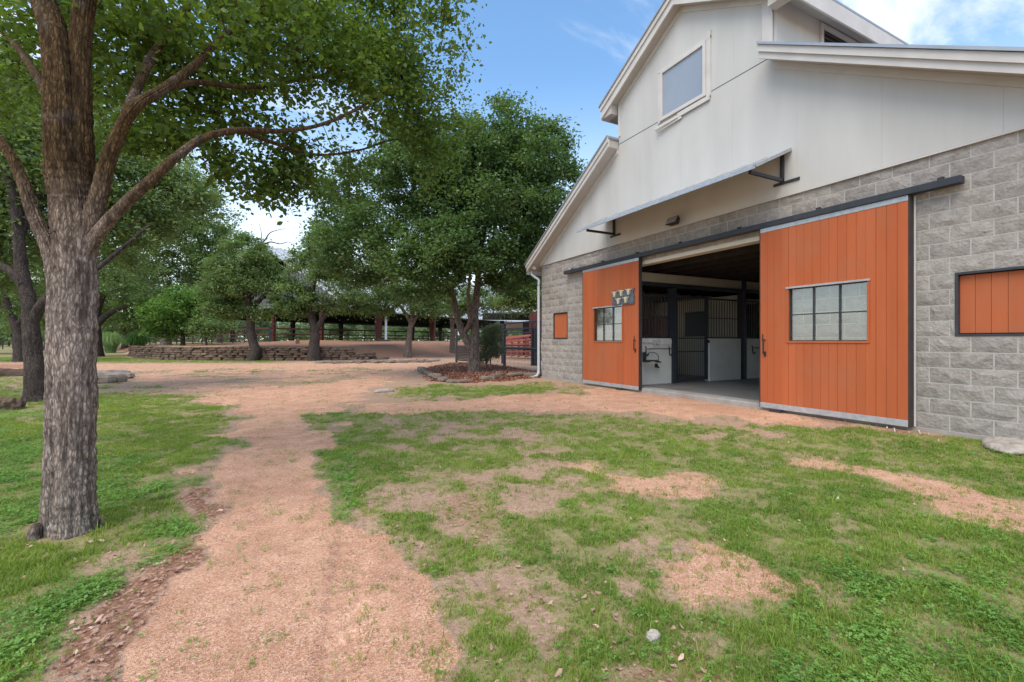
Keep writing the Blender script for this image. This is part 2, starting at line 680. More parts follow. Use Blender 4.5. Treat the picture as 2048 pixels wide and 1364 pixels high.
M['leafmid'] = leaf_mat('grove_leaf', (0.092, 0.158, 0.06), (0.24, 0.34, 0.125), 0.41, cscale=0.5)
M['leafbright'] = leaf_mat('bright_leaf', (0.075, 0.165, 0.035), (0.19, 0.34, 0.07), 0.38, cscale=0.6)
M['leaffar'] = leaf_mat('far_leaf', (0.11, 0.17, 0.09), (0.24, 0.33, 0.16), 0.35, cscale=0.25)  # distance haze put into the colour, paler than the nearer leaves
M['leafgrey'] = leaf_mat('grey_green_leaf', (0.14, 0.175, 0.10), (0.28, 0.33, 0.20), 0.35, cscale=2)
M['fountain'] = leaf_mat('fountain_blade', (0.15, 0.25, 0.09), (0.34, 0.48, 0.20), 0.35, cscale=2)

# ------------------------------------------------------------------ ground
def GP(pts):
    """photo-row points of flat ground turned into ground coordinates"""
    out = []
    for px, py in pts:
        Z = EYE * 910 / max(py - 682, 1.6)
        out.append(P(px, Z))
    return np.array(out)


def poly_sd(x, y, poly):
    """signed distance, positive inside"""
    inside = np.zeros(x.shape, bool)
    best = np.full(x.shape, 1e9)
    n = len(poly)
    for i in range(n):
        ax, ay = poly[i]
        bx, by = poly[(i + 1) % n]
        dx, dy = bx - ax, by - ay
        t = np.clip(((x - ax) * dx + (y - ay) * dy) / (dx * dx + dy * dy + 1e-9), 0, 1)
        best = np.minimum(best, np.hypot(x - ax - t * dx, y - ay - t * dy))
        c = ((ay > y) != (by > y)) & (x < (bx - ax) * (y - ay) / (by - ay + 1e-12) + ax)
        inside ^= c
    return np.where(inside, best, -best)


DIRT = [
    (1.0, [(215, 2100), (262, 1400), (330, 1250), (398, 1090), (432, 960), (470, 890), (488, 855), (462, 812), (400, 788), (300, 772), (235, 752),
           (190, 738), (-400, 742), (-400, 727), (190, 727), (540, 727), (700, 722), (860, 716), (862, 730), (800, 752), (740, 775), (690, 800), (640, 830), (628, 870),
           (640, 930), (655, 990), (740, 1040), (770, 1090), (800, 1150), (860, 1230), (905, 1290), (845, 1400), (790, 2100)]),
    (0.95, [(690, 815), (800, 800), (950, 797), (1150, 792), (1260, 780), (1300, 783), (1400, 796), (1530, 826), (1600, 846), (1560, 863), (1500, 854),
            (1400, 840), (1300, 824), (1180, 819), (1000, 819), (880, 823), (760, 825)]),
    (0.9, [(1090, 930), (1160, 938), (1280, 943), (1380, 953), (1440, 985), (1400, 1002), (1300, 987), (1180, 992), (1130, 968)]),
    (0.9, [(1600, 892), (1700, 920), (1850, 950), (2000, 980), (2250, 1030), (2250, 1100), (2048, 1078), (1900, 1022), (1780, 972), (1650, 938)]),
    (0.8, [(1330, 1130), (1410, 1092), (1480, 1108), (1600, 1138), (1690, 1200), (1560, 1262), (1440, 1245), (1345, 1195)]),
    (0.7, [(-600, 815), (50, 812), (60, 822), (-600, 828)]),
]
GRASS = [
    (1.0, [(-900, 770), (200, 782), (430, 790), (458, 830), (495, 878), (430, 930), (418, 985), (340, 985), (405, 1060), (375, 1105), (295, 1110), (180, 1235),
           (60, 1400), (-300, 2100), (-1600, 1500)]),
    (0.80, [(610, 825), (900, 814), (1300, 828), (1560, 866), (2300, 900), (3200, 2100), (740, 2100), (790, 1400), (860, 1290), (750, 1150), (680, 1040), (600, 950)]),
    (0.25, [(1100, 870), (1560, 885), (2300, 1000), (2600, 1500), (1700, 1400), (1350, 1050), (1150, 960)]),
    (0.35, [(1640, 1100), (2300, 1100), (2600, 1900), (1600, 1900)]),
    (0.3, [(640, 860), (760, 870), (800, 960), (700, 990), (640, 940)]),
    (1.0, [(740, 792), (850, 768), (1000, 769), (1120, 771), (1210, 785), (1130, 794), (1000, 800), (850, 800)]),
    (0.55, [(620, 812), (700, 800), (800, 805), (760, 815), (650, 830)]),
    (0.95, [(1560, 868), (1700, 868), (2048, 900), (2250, 940), (2250, 1000), (2048, 978), (1900, 942), (1700, 920), (1600, 892)]),
    (0.95, [(-6000, 684.5), (262, 684.5), (272, 712), (190, 724), (-6000, 724)]),
    (0.85, [(190, 715), (620, 720), (560, 726), (190, 726)]),
    (0.75, [(330, 738), (580, 736), (520, 748), (480, 760), (390, 758)]),
    (0.7, [(440, 764), (545, 764), (520, 776), (450, 778)]),
    (0.5, [(640, 752), (760, 738), (800, 742), (700, 760)]),
    (0.8, [(-900, 745), (130, 752), (130, 775), (-900, 790)]),
]
LITTER = [
    (0.8, [(75, 1042), (215, 1042), (222, 1088), (60, 1090)]),
    (1.0, [(330, 972), (422, 982), (402, 1100), (375, 1200), (335, 1290), (255, 1400), (60, 1400), (165, 1240), (285, 1130), (385, 1062)]),
    (0.5, [(850, 950), (1000, 930), (1060, 1100), (1260, 1250), (1240, 1420), (960, 1420), (1000, 1280), (880, 1110)]),
    (0.55, [(1180, 1180), (1400, 1240), (1500, 1420), (1200, 1420)]),
    (0.8, [(1480, 826), (1830, 868), (2300, 915), (2300, 945), (1980, 903), (1800, 880), (1560, 850)]),
    (0.5, [(840, 762), (1100, 765), (1180, 780), (900, 780)]),
]
OVER = [(1.0, [(190, 765), (300, 775), (400, 792), (300, 800), (190, 800)]), (0.7, [(230, 742), (760, 734), (700, 765), (560, 777), (430, 766), (330, 760)]), (0.9, [(330, 738), (590, 735), (540, 748), (480, 762), (390, 758)]), (0.9, [(430, 763), (550, 763), (525, 777), (450, 779)]),
        (0.8, [(640, 754), (760, 736), (815, 741), (700, 762)]), (0.7, [(195, 742), (330, 742), (330, 752), (200, 756)])]
MULCH = [(1.0, [(838, 742), (880, 730), (960, 727), (1000, 733), (1078, 745), (1094, 761), (1000, 765), (940, 766), (870, 762)]),
         (0.3, [(540, 719), (900, 708), (900, 717), (700, 726), (540, 727)]), (0.5, [(-700, 728), (120, 728), (120, 737), (-700, 738)])]
for lst in (DIRT, GRASS, LITTER, MULCH, OVER):
    for i, (s, pts) in enumerate(lst):
        lst[i] = (s, GP(pts))

# front line of the raised terrace: photo column, depth, width of the slope, height
TLINE = [(150, 75, 6, 0.5), (235, 52, 2, 0.7), (262, 40, 0.8, 0.8), (275, 35, 0.4, 0.9), (330, 31.9, 0.35, 0.93), (420, 31.0, 0.35, 0.95), (500, 30.8, 0.35, 0.95), (625, 31.0, 0.35, 0.9),
         (700, 31.6, 0.6, 0.85), (760, 32.6, 2.5, 0.9), (850, 34, 5, 0.95), (930, 36.5, 6, 0.95), (1010, 41, 6, 0.9), (1100, 52, 6, 0.9), (1300, 80, 8, 0.9)]
TL = np.array([(*P(a, b), c, d) for a, b, c, d in TLINE])


def terrace(x, y):
    best = np.full(x.shape, 1e9)
    sd = np.full(x.shape, -1e9)
    wd = np.ones(x.shape)
    hh = np.zeros(x.shape)
    for i in range(len(TL) - 1):
        ax, ay, w0, h0 = TL[i]
        bx, by, w1, h1 = TL[i + 1]
        dx, dy = bx - ax, by - ay
        t = np.clip(((x - ax) * dx + (y - ay) * dy) / (dx * dx + dy * dy), 0, 1)
        ex, ey = x - ax - t * dx, y - ay - t * dy
        d = np.hypot(ex, ey)
        side = dx * (y - ay) - dy * (x - ax)
        m = d < best
        best = np.where(m, d, best)
        sd = np.where(m, np.sign(side) * d, sd)
        wd = np.where(m, w0 + t * (w1 - w0), wd)
        hh = np.where(m, h0 + t * (h1 - h0), hh)
    return sd, wd, hh


def height(x, y):
    x, y = np.asarray(x, float), np.asarray(y, float)
    h = (fbm(x * 0.35, y * 0.35, 3, 3) - 0.5) * 0.10 + (fbm(x * 1.7, y * 1.7, 5, 3) - 0.5) * 0.05
    near = sstep(22, 8, np.hypot(x, y)) * 0.9 + 0.1
    h = h * near
    # the soil lies a little higher along the barn wall
    db = np.maximum(np.maximum(7.68 - x, y - 12.9), 1.0 - y)
    h = h * sstep(0.1, 2.5, np.maximum(db, 0)) + 0.09 * sstep(2.6, 0.1, db)
    sd, wd, hh = terrace(x, y)
    t = sstep(0, 1, (sd - 0.25) / wd)
    lift = hh * t + np.clip((sd - 2) / 9, 0, 1) * 0.42 * t
    h = h + lift
    ms = poly_sd(x, y, MULCH[0][1])
    h = h + 0.14 * sstep(0.0, 0.9, ms)
    return h


def region(lst, x, y, wx, wy, soft):
    out = np.zeros(x.shape)
    for s, poly in lst:
        d = poly_sd(x + wx, y + wy, poly)
        out = np.maximum(out, s * sstep(-soft, soft, d)) if lst is not GRASS else np.clip(out + s * sstep(-soft, soft, d), 0, 1)
    return out


def masks(x, y):
    """dirt, grass, litter, mulch shares of the ground"""
    x, y = np.asarray(x, float), np.asarray(y, float)
    r = np.hypot(x, y)
    amp = np.clip(r * 0.10, 0.28, 1.1)
    wx = (fbm(x * 2.0, y * 2.0, 11, 5) - 0.5) * 2 * amp
    wy = (fbm(x * 2.0, y * 2.0, 23, 5) - 0.5) * 2 * amp
    soft = np.clip(r * 0.025, 0.06, 0.45)
    spots = sstep(0.27, 0.45, fbm(x * 2.3 + 3, y * 2.3, 19, 4))
    dirt = np.maximum(region(DIRT[:2], x, y, wx, wy, soft), region(DIRT[2:], x, y, wx, wy, soft * 3) * spots)
    grass = region(GRASS, x, y, wx, wy, soft * 3)
    ov = region(OVER, x, y, wx, wy, soft * 2) * sstep(0.35, 0.6, fbm(x * 1.4, y * 1.4, 71, 3))
    dirt = dirt * (1 - 0.95 * ov)
    grass = np.maximum(grass, ov * 0.9)
    lit = region(LITTER, x, y, wx, wy, soft * 2)
    mul = region(MULCH, x, y, wx * 0.3, wy * 0.3, soft * 0.6)
    n1 = fbm(x * 1.1 + 5, y * 1.1, 31, 4)
    n2 = fbm(x * 3.7, y * 3.7 + 8, 41, 3)
    lit = lit * (0.35 + 0.65 * sstep(0.36, 0.58, fbm(x * 2.4, y * 2.4, 57, 4)))
    patch = sstep(0.36, 0.64, 0.45 * n1 + 0.55 * n2 + 0.0)
    g = grass * (0.25 + 0.75 * sstep(0.05, 0.75, patch + (grass - 0.6) * 1.3))
    dirt_g = np.maximum(region(DIRT[:2], x, y, wx, wy, soft * 1.3), region(DIRT[2:], x, y, wx, wy, soft * 3) * spots * 0.9) * (1 - 0.95 * ov)
    g = g * (1 - 0.95 * dirt_g) * (1 - 0.62 * lit * sstep(0.3, 0.6, n2)) * (1 - mul)
    sd, wd, hh = terrace(x, y)
    top = sstep(0.2, 1.2, sd)
    fieldg = sstep(9.5, 11.5, sd + (n1 - 0.5) * 3)
    g = g * (1 - top) + top * (fieldg * 0.95)
    az = np.arctan2(x, y) - YAW
    left_green = sstep(-0.58, -0.66, az) * top
    g = np.maximum(g, left_green * 0.75 * patch)
    lit = np.maximum(lit * (1 - dirt), top * (1 - fieldg) * 0.75)
    far = sstep(70, 110, r) * (1 - 0)
    g = np.maximum(g, far * 0.9)
    return dirt * (1 - top), np.clip(g, 0, 1), np.clip(lit, 0, 1), mul


ang = np.concatenate((np.radians(np.linspace(-62, 62, 460)), np.radians(np.linspace(66, 294, 58))))
rad = np.concatenate((np.geomspace(0.35, 24, 250), np.arange(24.3, 50, 0.32), np.geomspace(50.5, 1500, 50)))
aa, rr = np.meshgrid(ang + YAW, rad)
gx, gy = rr * np.sin(aa), rr * np.cos(aa)
gz = height(gx, gy)
# two worn tyre grooves along the path
for k0, k1 in (((735, 1030), (640, 1900)), ((690, 1040), (565, 1900)), ((712, 1035), (605, 1900))):
    pa, pb = GP([k0, k1])
    dv = (pb - pa) / np.linalg.norm(pb - pa)
    t = (gx - pa[0]) * dv[0] + (gy - pa[1]) * dv[1]
    dd = np.abs((gx - pa[0]) * -dv[1] + (gy - pa[1]) * dv[0])
    gz -= 0.026 * np.exp(-(dd / 0.04) ** 2) * sstep(-0.3, 0.2, t) * (0.6 + 0.4 * np.sin(t * 40))
gz -= sstep(200, 1500, rr) * 0
md, mg, ml, mm = masks(gx, gy)
nr, na = gx.shape
i = np.arange(nr - 1)[:, None] * na
j = np.arange(na)[None, :]
j2 = (j + 1) % na
gq = np.stack((i + j, i + na + j, i + na + j2, i + j2), axis=-1).reshape(-1, 4)
gq = gq[:, ::-1]
gv = np.stack((gx, gy, gz), axis=-1).reshape(-1, 3)
ctr = len(gv)
gv = np.vstack((gv, [[0, 0, float(height(np.zeros(1), np.zeros(1))[0])]]))
gt = np.stack((np.full(na, ctr), j2[0], j[0]), axis=-1)
col = np.stack((md, mg, ml, mm), axis=-1).reshape(-1, 4)
col = np.vstack((col, col[:1]))


def ground_mat():
    m, t = new_mat('ground_soil')
    n, L = t.nodes.new, t.links.new
    at = n('ShaderNodeAttribute')
    at.attribute_name = 'cover'
    sp = n('ShaderNodeSeparateColor')
    L(at.outputs['Color'], sp.inputs[0])
    g = n('ShaderNodeNewGeometry')

    def noise(scale, detail=6, rough=0.6):
        k = n('ShaderNodeTexNoise')
        k.inputs['Scale'].default_value = scale
        k.inputs['Detail'].default_value = detail
        k.inputs['Roughness'].default_value = rough
        L(g.outputs['Position'], k.inputs['Vector'])
        return k.outputs['Fac']

    def ramp(f, *stops):
        r = n('ShaderNodeValToRGB')
        e = r.color_ramp.elements
        while len(e) < len(stops):
            e.new(0.5)
        for k, (p, c) in enumerate(stops):
            e[k].position = p
            e[k].color = (*c, 1)
        L(f, r.inputs[0])
        return r.outputs[0]

    def mix(f, a, b):
        k = n('ShaderNodeMix')
        k.data_type = 'RGBA'
        L(f, k.inputs[0])
        L(a, k.inputs[6])
        L(b, k.inputs[7])
        return k.outputs[2]

    def edge(f, nz, lo=0.40, hi=0.60, amp=0.7):
        a = n('ShaderNodeMath')
        a.operation = 'MULTIPLY_ADD'
        L(nz, a.inputs[0])
        a.inputs[1].default_value = amp
        a.inputs[2].default_value = -amp / 2
        b = n('ShaderNodeMath')
        b.operation = 'ADD'
        L(f, b.inputs[0])
        L(a.outputs[0], b.inputs[1])
        r = n('ShaderNodeMapRange')
        r.interpolation_type = 'SMOOTHSTEP'
        r.inputs['From Min'].default_value = lo
        r.inputs['From Max'].default_value = hi
        L(b.outputs[0], r.inputs['Value'])
        return r.outputs[0]

    fine = noise(55, 7, 0.7)
    grit = noise(170, 4, 0.75)
    mid = noise(7, 6)
    big = noise(1.2, 5)
    soil = ramp(mid, (0.3, (0.32, 0.19, 0.115)), (0.7, (0.48, 0.30, 0.19)))
    v3 = n('ShaderNodeTexVoronoi')
    v3.inputs['Scale'].default_value = 62
    L(g.outputs['Position'], v3.inputs['Vector'])
    v3s = n('ShaderNodeSeparateColor')
    L(v3.outputs['Color'], v3s.inputs[0])
    soilg = ramp(v3s.outputs[0], (0.05, (0.15, 0.085, 0.055)), (0.35, (0.36, 0.22, 0.145)), (0.7, (0.52, 0.33, 0.22)), (0.97, (0.66, 0.47, 0.34)))
    soil = mix(noise(9, 5, 0.7), soil, soilg)
    soil = mix(fine, soil, ramp(grit, (0.35, (0.22, 0.14, 0.10)), (0.65, (0.52, 0.36, 0.27))))
    pathc = ramp(big, (0.3, (0.53, 0.28, 0.172)), (0.7, (0.71, 0.415, 0.272)))
    vo = n('ShaderNodeTexVoronoi')
    vo.inputs['Scale'].default_value = 150
    L(g.outputs['Position'], vo.inputs['Vector'])
    vs = n('ShaderNodeSeparateColor')
    L(vo.outputs['Color'], vs.inputs[0])
    gritc = ramp(vs.outputs[0], (0.05, (0.26, 0.125, 0.08)), (0.4, (0.52, 0.28, 0.18)), (0.75, (0.67, 0.40, 0.265)), (0.97, (0.82, 0.60, 0.46)))
    half = n('ShaderNodeMath')
    half.operation = 'MULTIPLY'
    L(mid, half.inputs[0])
    half.inputs[1].default_value = 1.1
    pathc = mix(half.outputs[0], pathc, gritc)
    litc = mix(noise(20, 6, 0.75), ramp(fine, (0.3, (0.17, 0.085, 0.055)), (0.55, (0.31, 0.165, 0.105)), (0.75, (0.48, 0.29, 0.20))), ramp(v3s.outputs[1], (0.05, (0.10, 0.05, 0.035)), (0.45, (0.28, 0.14, 0.09)), (0.8, (0.42, 0.24, 0.165)), (0.97, (0.62, 0.42, 0.31))))
    mulc = ramp(fine, (0.3, (0.11, 0.035, 0.022)), (0.52, (0.24, 0.085, 0.05)), (0.75, (0.38, 0.17, 0.11)))
    grc = ramp(mid, (0.25, (0.12, 0.15, 0.04)), (0.55, (0.20, 0.235, 0.065)), (0.8, (0.31, 0.27, 0.12)))
    ragged = noise(22, 8, 0.75)
    stain = ramp(noise(2.6, 8, 0.7), (0.42, (0.62, 0.55, 0.5)), (0.58, (1, 1, 1)))
    pm = n('ShaderNodeMix')
    pm.data_type = 'RGBA'
    pm.blend_type = 'MULTIPLY'
    pm.inputs[0].default_value = 0.4
    L(pathc, pm.inputs[6])
    L(stain, pm.inputs[7])
    pathc = pm.outputs[2]
    c = mix(edge(sp.outputs['Blue'], ragged), soil, litc)
    c = mix(edge(sp.outputs['Red'], ragged), c, pathc)
    c = mix(edge(at.outputs['Alpha'], mid, amp=0.3), c, mulc)
    gf = edge(sp.outputs['Green'], noise(38, 8, 0.8), 0.42, 0.72, 2.4)
    g8 = n('ShaderNodeMath')
    g8.operation = 'MULTIPLY'
    L(gf, g8.inputs[0])
    g8.inputs[1].default_value = 0.60
    c = mix(g8.outputs[0], c, grc)
    b = n('ShaderNodeBsdfPrincipled')
    b.inputs['Roughness'].default_value = 0.95
    b.inputs['Specular IOR Level'].default_value = 0.1
    L(c, b.inputs['Base Color'])
    bp = n('ShaderNodeBump')
    bp.inputs['Strength'].default_value = 0.7
    bp.inputs['Distance'].default_value = 0.012
    L(fine, bp.inputs['Height'])
    dn = n('ShaderNodeTexVoronoi')
    dn.feature = 'SMOOTH_F1'
    dn.inputs['Scale'].default_value = 9.0
    L(g.outputs['Position'], dn.inputs['Vector'])
    bd_ = n('ShaderNodeBump')
    bd_.inputs['Strength'].default_value = 0.6
    bd_.inputs['Distance'].default_value = 0.02
    L(dn.outputs['Distance'], bd_.inputs['Height'])
    L(bd_.outputs[0], bp.inputs['Normal'])
    bq = n('ShaderNodeBump')
    bq.inputs['Strength'].default_value = 0.55
    bq.inputs['Distance'].default_value = 0.006
    L(vo.outputs['Distance'], bq.inputs['Height'])
    L(bp.outputs[0], bq.inputs['Normal'])
    L(bq.outputs[0], b.inputs['Normal'])
    o = n('ShaderNodeOutputMaterial')
    L(b.outputs[0], o.inputs[0])
    return m


gme = raw_mesh('ground', gv, gq, gt, ground_mat(), True, {'cover': col})
ground = put('ground', gme)
tag(ground, 'pink dirt drive and patchy green grass around the barn', kind='structure')


def gz_at(x, y):
    return float(height(np.array([x], float), np.array([y], float))[0])

# ------------------------------------------------------------------ barn
FX, YC = 7.68, 6.95


def siding_mat():
    m, t = new_mat('barn_siding')
    n, L = t.nodes.new, t.links.new
    g = n('ShaderNodeNewGeometry')
    sp = n('ShaderNodeSeparateXYZ')
    L(g.outputs['Position'], sp.inputs[0])
    a = n('ShaderNodeMath')
    a.operation = 'MULTIPLY'
    L(sp.outputs['Y'], a.inputs[0])
    a.inputs[1].default_value = 9.85
    f = n('ShaderNodeMath')
    f.operation = 'FRACT'
    L(a.outputs[0], f.inputs[0])
    r = n('ShaderNodeMapRange')
    r.inputs['From Min'].default_value = 0.02
    r.inputs['From Max'].default_value = 0.10
    L(f.outputs[0], r.inputs['Value'])
    no = n('ShaderNodeTexNoise')
    no.inputs['Scale'].default_value = 1.1
    no.inputs['Detail'].default_value = 7
    mp = n('ShaderNodeMapping')
    mp.inputs['Scale'].default_value = (1, 1.6, 0.35)
    L(g.outputs['Position'], mp.inputs['Vector'])
    L(mp.outputs[0], no.inputs['Vector'])
    rp = n('ShaderNodeValToRGB')
    rp.color_ramp.elements[0].position = 0.3
    rp.color_ramp.elements[1].position = 0.7
    rp.color_ramp.elements[0].color = (0.49, 0.47, 0.435, 1)
    rp.color_ramp.elements[1].color = (0.575, 0.555, 0.52, 1)
    L(no.outputs['Fac'], rp.inputs[0])
    b = n('ShaderNodeBsdfPrincipled')
    b.inputs['Roughness'].default_value = 0.62
    b.inputs['Specular IOR Level'].default_value = 0.25
    L(rp.outputs[0], b.inputs['Base Color'])
    grain = n('ShaderNodeTexNoise')
    grain.inputs['Scale'].default_value = 40
    m2 = n('ShaderNodeMapping')
    m2.inputs['Scale'].default_value = (1, 2, 0.1)
    L(g.outputs['Position'], m2.inputs['Vector'])
    L(m2.outputs[0], grain.inputs['Vector'])
    ad = n('ShaderNodeMath')
    ad.operation = 'MULTIPLY_ADD'
    L(grain.outputs['Fac'], ad.inputs[0])
    ad.inputs[1].default_value = 0.35
    L(r.outputs[0], ad.inputs[2])
    bp = n('ShaderNodeBump')
    bp.inputs['Strength'].default_value = 0.35
    bp.inputs['Distance'].default_value = 0.003
    L(ad.outputs[0], bp.inputs['Height'])
    L(bp.outputs[0], b.inputs['Normal'])
    o = n('ShaderNodeOutputMaterial')
    L(b.outputs[0], o.inputs[0])
    return m


M['siding'] = siding_mat()
barn = empty('barn', (FX, YC, 0.1), 'pale grey gabled horse barn with split-face block base and orange sliding doors', 'barn')
B0 = 0.14
CH = 0.203
TOPW = B0 + 18 * CH
YA, YB = 1.0, 12.77
MAIN = (4.98, 8.47, 0, 15)
SHL = (11.28, 12.06, 6, 10)
SHR = (1.36, 2.57, 6, 10)
OPEN = [MAIN, SHL, SHR]

# mortar core behind the blocks, round the openings
core = MB()
ys = sorted({YA, YB} | {v for o in OPEN for v in o[:2]})
for a, b in zip(ys[:-1], ys[1:]):
    zs = [(B0, TOPW)]
    for o in OPEN:
        if o[0] <= a + 1e-6 and b <= o[1] + 1e-6:
            lo, hi = B0 + o[2] * CH, B0 + o[3] * CH
            zs = [(B0, lo), (hi, TOPW)]
    for z0, z1 in zs:
        if z1 - z0 > 0.01:
            core.box(FX - 0.0035, FX + 0.20, a, b, z0, z1)
for a, b, c, d in ((FX + 0.2, 8.4, B0, TOPW), (8.4, 11.0, B0, 1.15), (8.4, 11.0, 2.9, TOPW), (11.0, 19.2, B0, TOPW), (19.2, 22.5, B0, 1.15), (19.2, 22.5, 2.9, TOPW), (22.5, 24, B0, TOPW)):  # unseen side openings, added to let daylight into the stalls
    core.box(a, b, YB - 0.2, YB, c, d)
core.box(FX + 0.2, 24, YA, YA + 0.2, B0, TOPW)
core.box(23.8, 24, YA + 0.2, 5.0, B0, TOPW)
core.box(23.8, 24, 8.5, YB - 0.2, B0, TOPW)
core.box(23.8, 24, 5.0, 8.5, 3.2, TOPW)  # rear doorway, out of view, left open to bring light into the aisle
wall = core.build('block_wall', M['mortar'], barn)

BLK = {}


def block_arrays(wd, seed):
    r = random.Random(seed)
    nx, nz = 5, 3
    v = []
    hz_ = CH - 0.014
    for j_ in range(nz + 1):
        for i_ in range(nx + 1):
            edge_ = i_ in (0, nx) or j_ in (0, nz)
            d = -r.uniform(0.0045, 0.007) if edge_ else -r.uniform(0.010, 0.022)
            jy = 0 if edge_ else r.uniform(-0.02, 0.02) * wd / 0.4
            jz = 0 if edge_ else r.uniform(-0.012, 0.012)
            v.append((d, (i_ / nx - 0.5) * wd + jy, (j_ / nz - 0.5) * hz_ + jz))
    f = []
    for j_ in range(nz):
        for i_ in range(nx):
            a = j_ * (nx + 1) + i_
            q = (a, a + nx + 1, a + nx + 2, a + 1)
            if r.random() < 0.5:
                f += [(q[0], q[1], q[2]), (q[0], q[2], q[3])]
            else:
                f += [(q[0], q[1], q[3]), (q[1], q[2], q[3])]
    ring = [i_ for i_ in range(nx + 1)] + [(j_ + 1) * (nx + 1) - 1 for j_ in range(1, nz + 1)] + [nz * (nx + 1) + i_ for i_ in range(nx - 1, -1, -1)] + [j_ * (nx + 1) for j_ in range(nz - 1, 0, -1)]
    base = len(v)
    for k in ring:
        v.append((0.02, v[k][1], v[k][2]))
    n_ = len(ring)
    for k in range(n_):
        f.append((ring[k], ring[(k + 1) % n_], base + (k + 1) % n_, base + k))
    return v, f


blocks = []
for k in range(18):
    z = B0 + (k + 0.5) * CH
    y = YB - (0.2 if k % 2 else 0.0)
    edges_ = [YB]
    y = YB - (0.2 if k % 2 else 0.406)
    while y > YA + 0.05:
        edges_.append(y)
        y -= 0.406
    edges_.append(YA)
    for b, a in zip(edges_[:-1], edges_[1:]):
        segs = [(a, b)]
        for o in OPEN:
            if o[2] <= k < o[3]:
                nxt = []
                for s0, s1 in segs:
                    if s1 <= o[0] or s0 >= o[1]:
                        nxt.append((s0, s1))
                        continue
                    if s0 < o[0]:
                        nxt.append((s0, o[0]))
                    if s1 > o[1]:
                        nxt.append((o[1], s1))
                segs = nxt
        for s0, s1 in segs:
            if s1 - s0 > 0.024:
                blocks.append((s0 + 0.007, s1 - 0.007, z))


def in_view(y):
    return y > 1.7


# the 300 that show largest: the nearest in view, not behind the right door
def hidden(y0, y1, z):
    return 3.05 < y0 and y1 < 5.0 and 0.3 < z < 3.1 and not (3.3 < y1 and y0 < 4.8 and 1.15 < z < 2.3)


vis = sorted([b for b in blocks if in_view(b[1]) and not hidden(*b)], key=lambda b: (b[0] + b[1]) / 2)
single = vis[:298]
rest = [b for b in blocks if b not in set(single)]
for k, (a, b, z) in enumerate(single):
    wd = round(b - a, 3)
    key = (wd, random.randrange(6))
    if key not in BLK:
        me = bpy.data.meshes.new('block')
        v, f = block_arrays(wd, hash(key) % 9999)
        me.from_pydata(v, [], f)
        me.materials.append(M['block'])
        BLK[key] = me
    put('block', BLK[key], wall, (FX, (a + b) / 2, z))
mb = MB()
for k, (a, b, z) in enumerate(rest):
    v, f = block_arrays(b - a, 500 + k % 23)
    mb.add([(p[0] + FX, p[1] + (a + b) / 2, p[2] + z) for p in v], f)
tag(mb.build('block_courses', M['block'], wall), kind='stuff')

for a, b in ((YA - 0.02, MAIN[0]), (MAIN[1], YB + 0.02)):
    MB().box(FX - 0.03, FX + 0.25, a, b, -0.4, B0).build('foundation', M['concrete'], barn)
MB().box(FX - 0.06, FX + 0.35, MAIN[0] + 0.003, MAIN[1] - 0.003, -0.3, 0.186).build('threshold', M['concrete'], barn, bevel=0.012)
MB().box(FX + 0.36, 24.2, YA + 0.21, YB - 0.21, -0.3, 0.182).build('barn_floor', M['slab'], barn)
hd = MB().box(FX - 0.005, FX + 0.22, MAIN[0], MAIN[1], 3.105, 3.182)
hd.build('door_header', M['beige'], barn)
jb = MB().box(FX - 0.005, FX + 0.21, MAIN[1] - 0.05, MAIN[1] - 0.002, 0.19, 3.10)
jb.box(FX - 0.005, FX + 0.21, MAIN[0] + 0.002, MAIN[0] + 0.05, 0.19, 3.10)
jb.build('door_jamb', M['galv'], barn)


# siding
def z_low(y):
    return 6.13 - 0.608 * (abs(y - YC) - 2.0)


def z_up(y):
    return 8.38 - 0.56 * abs(y - YC)


SX0, SX1 = FX - 0.045, FX + 0.011
brk = [YA, 2.12, 3.34, 4.53, 5.73, 6.95, 8.17, 9.37, 10.57, 11.77, YB]
for a, b in zip(brk[:-1], brk[1:]):
    a2, b2 = a + 0.0008, b - 0.0008
    top = []
    cuts = sorted({a2, b2} | {c for c in (4.95, 8.95) if a2 < c < b2})
    for p, q in zip(cuts[:-1], cuts[1:]):
        mid_ = (p + q) / 2
        inner = 4.95 < mid_ < 8.95
        for c in (p, q):
            top.append((c, 6.238 if inner else z_low(c)))
    poly = [(a2, TOPW - 0.03)] + top + [(b2, TOPW - 0.03)]
    MB().prism_x(poly, SX0, SX1).build('siding_panel', M['siding'], barn)
MB().box(SX0 - 0.006, SX1, 4.95, 8.95, 6.240, 6.247).build('flashing', M['steel'], barn)
ub = [4.95, 5.70, 6.95, 8.20, 8.95]
WIN = (6.30, 7.52, 6.2, 7.30)
for a, b in zip(ub[:-1], ub[1:]):
    a2, b2 = a + 0.0008, b - 0.0008
    poly = [(a2, 6.249), (a2, z_up(a2)), (b2, z_up(b2)), (b2, 6.249)]
    MB().prism_x(poly, SX0, SX1).build('siding_panel', M['siding'], barn)
MB().box(FX - 0.05, FX + 0.013, YA, YB, TOPW - 0.052, TOPW - 0.033).build('drip_strip', M['trim'], barn)
# gable core so that nothing shows through
gc = MB()
gc.prism_x([(YA, TOPW + 0.002), (YA, z_low(YA)), (4.95, z_low(4.95)), (4.95, z_up(4.95)), (YC, z_up(YC)), (8.95, z_up(8.95)), (8.95, z_low(8.95)), (YB, z_low(YB)), (YB, TOPW + 0.002)], FX + 0.014, FX + 0.15)
gc.build('gable_framing', M['beige'], barn)

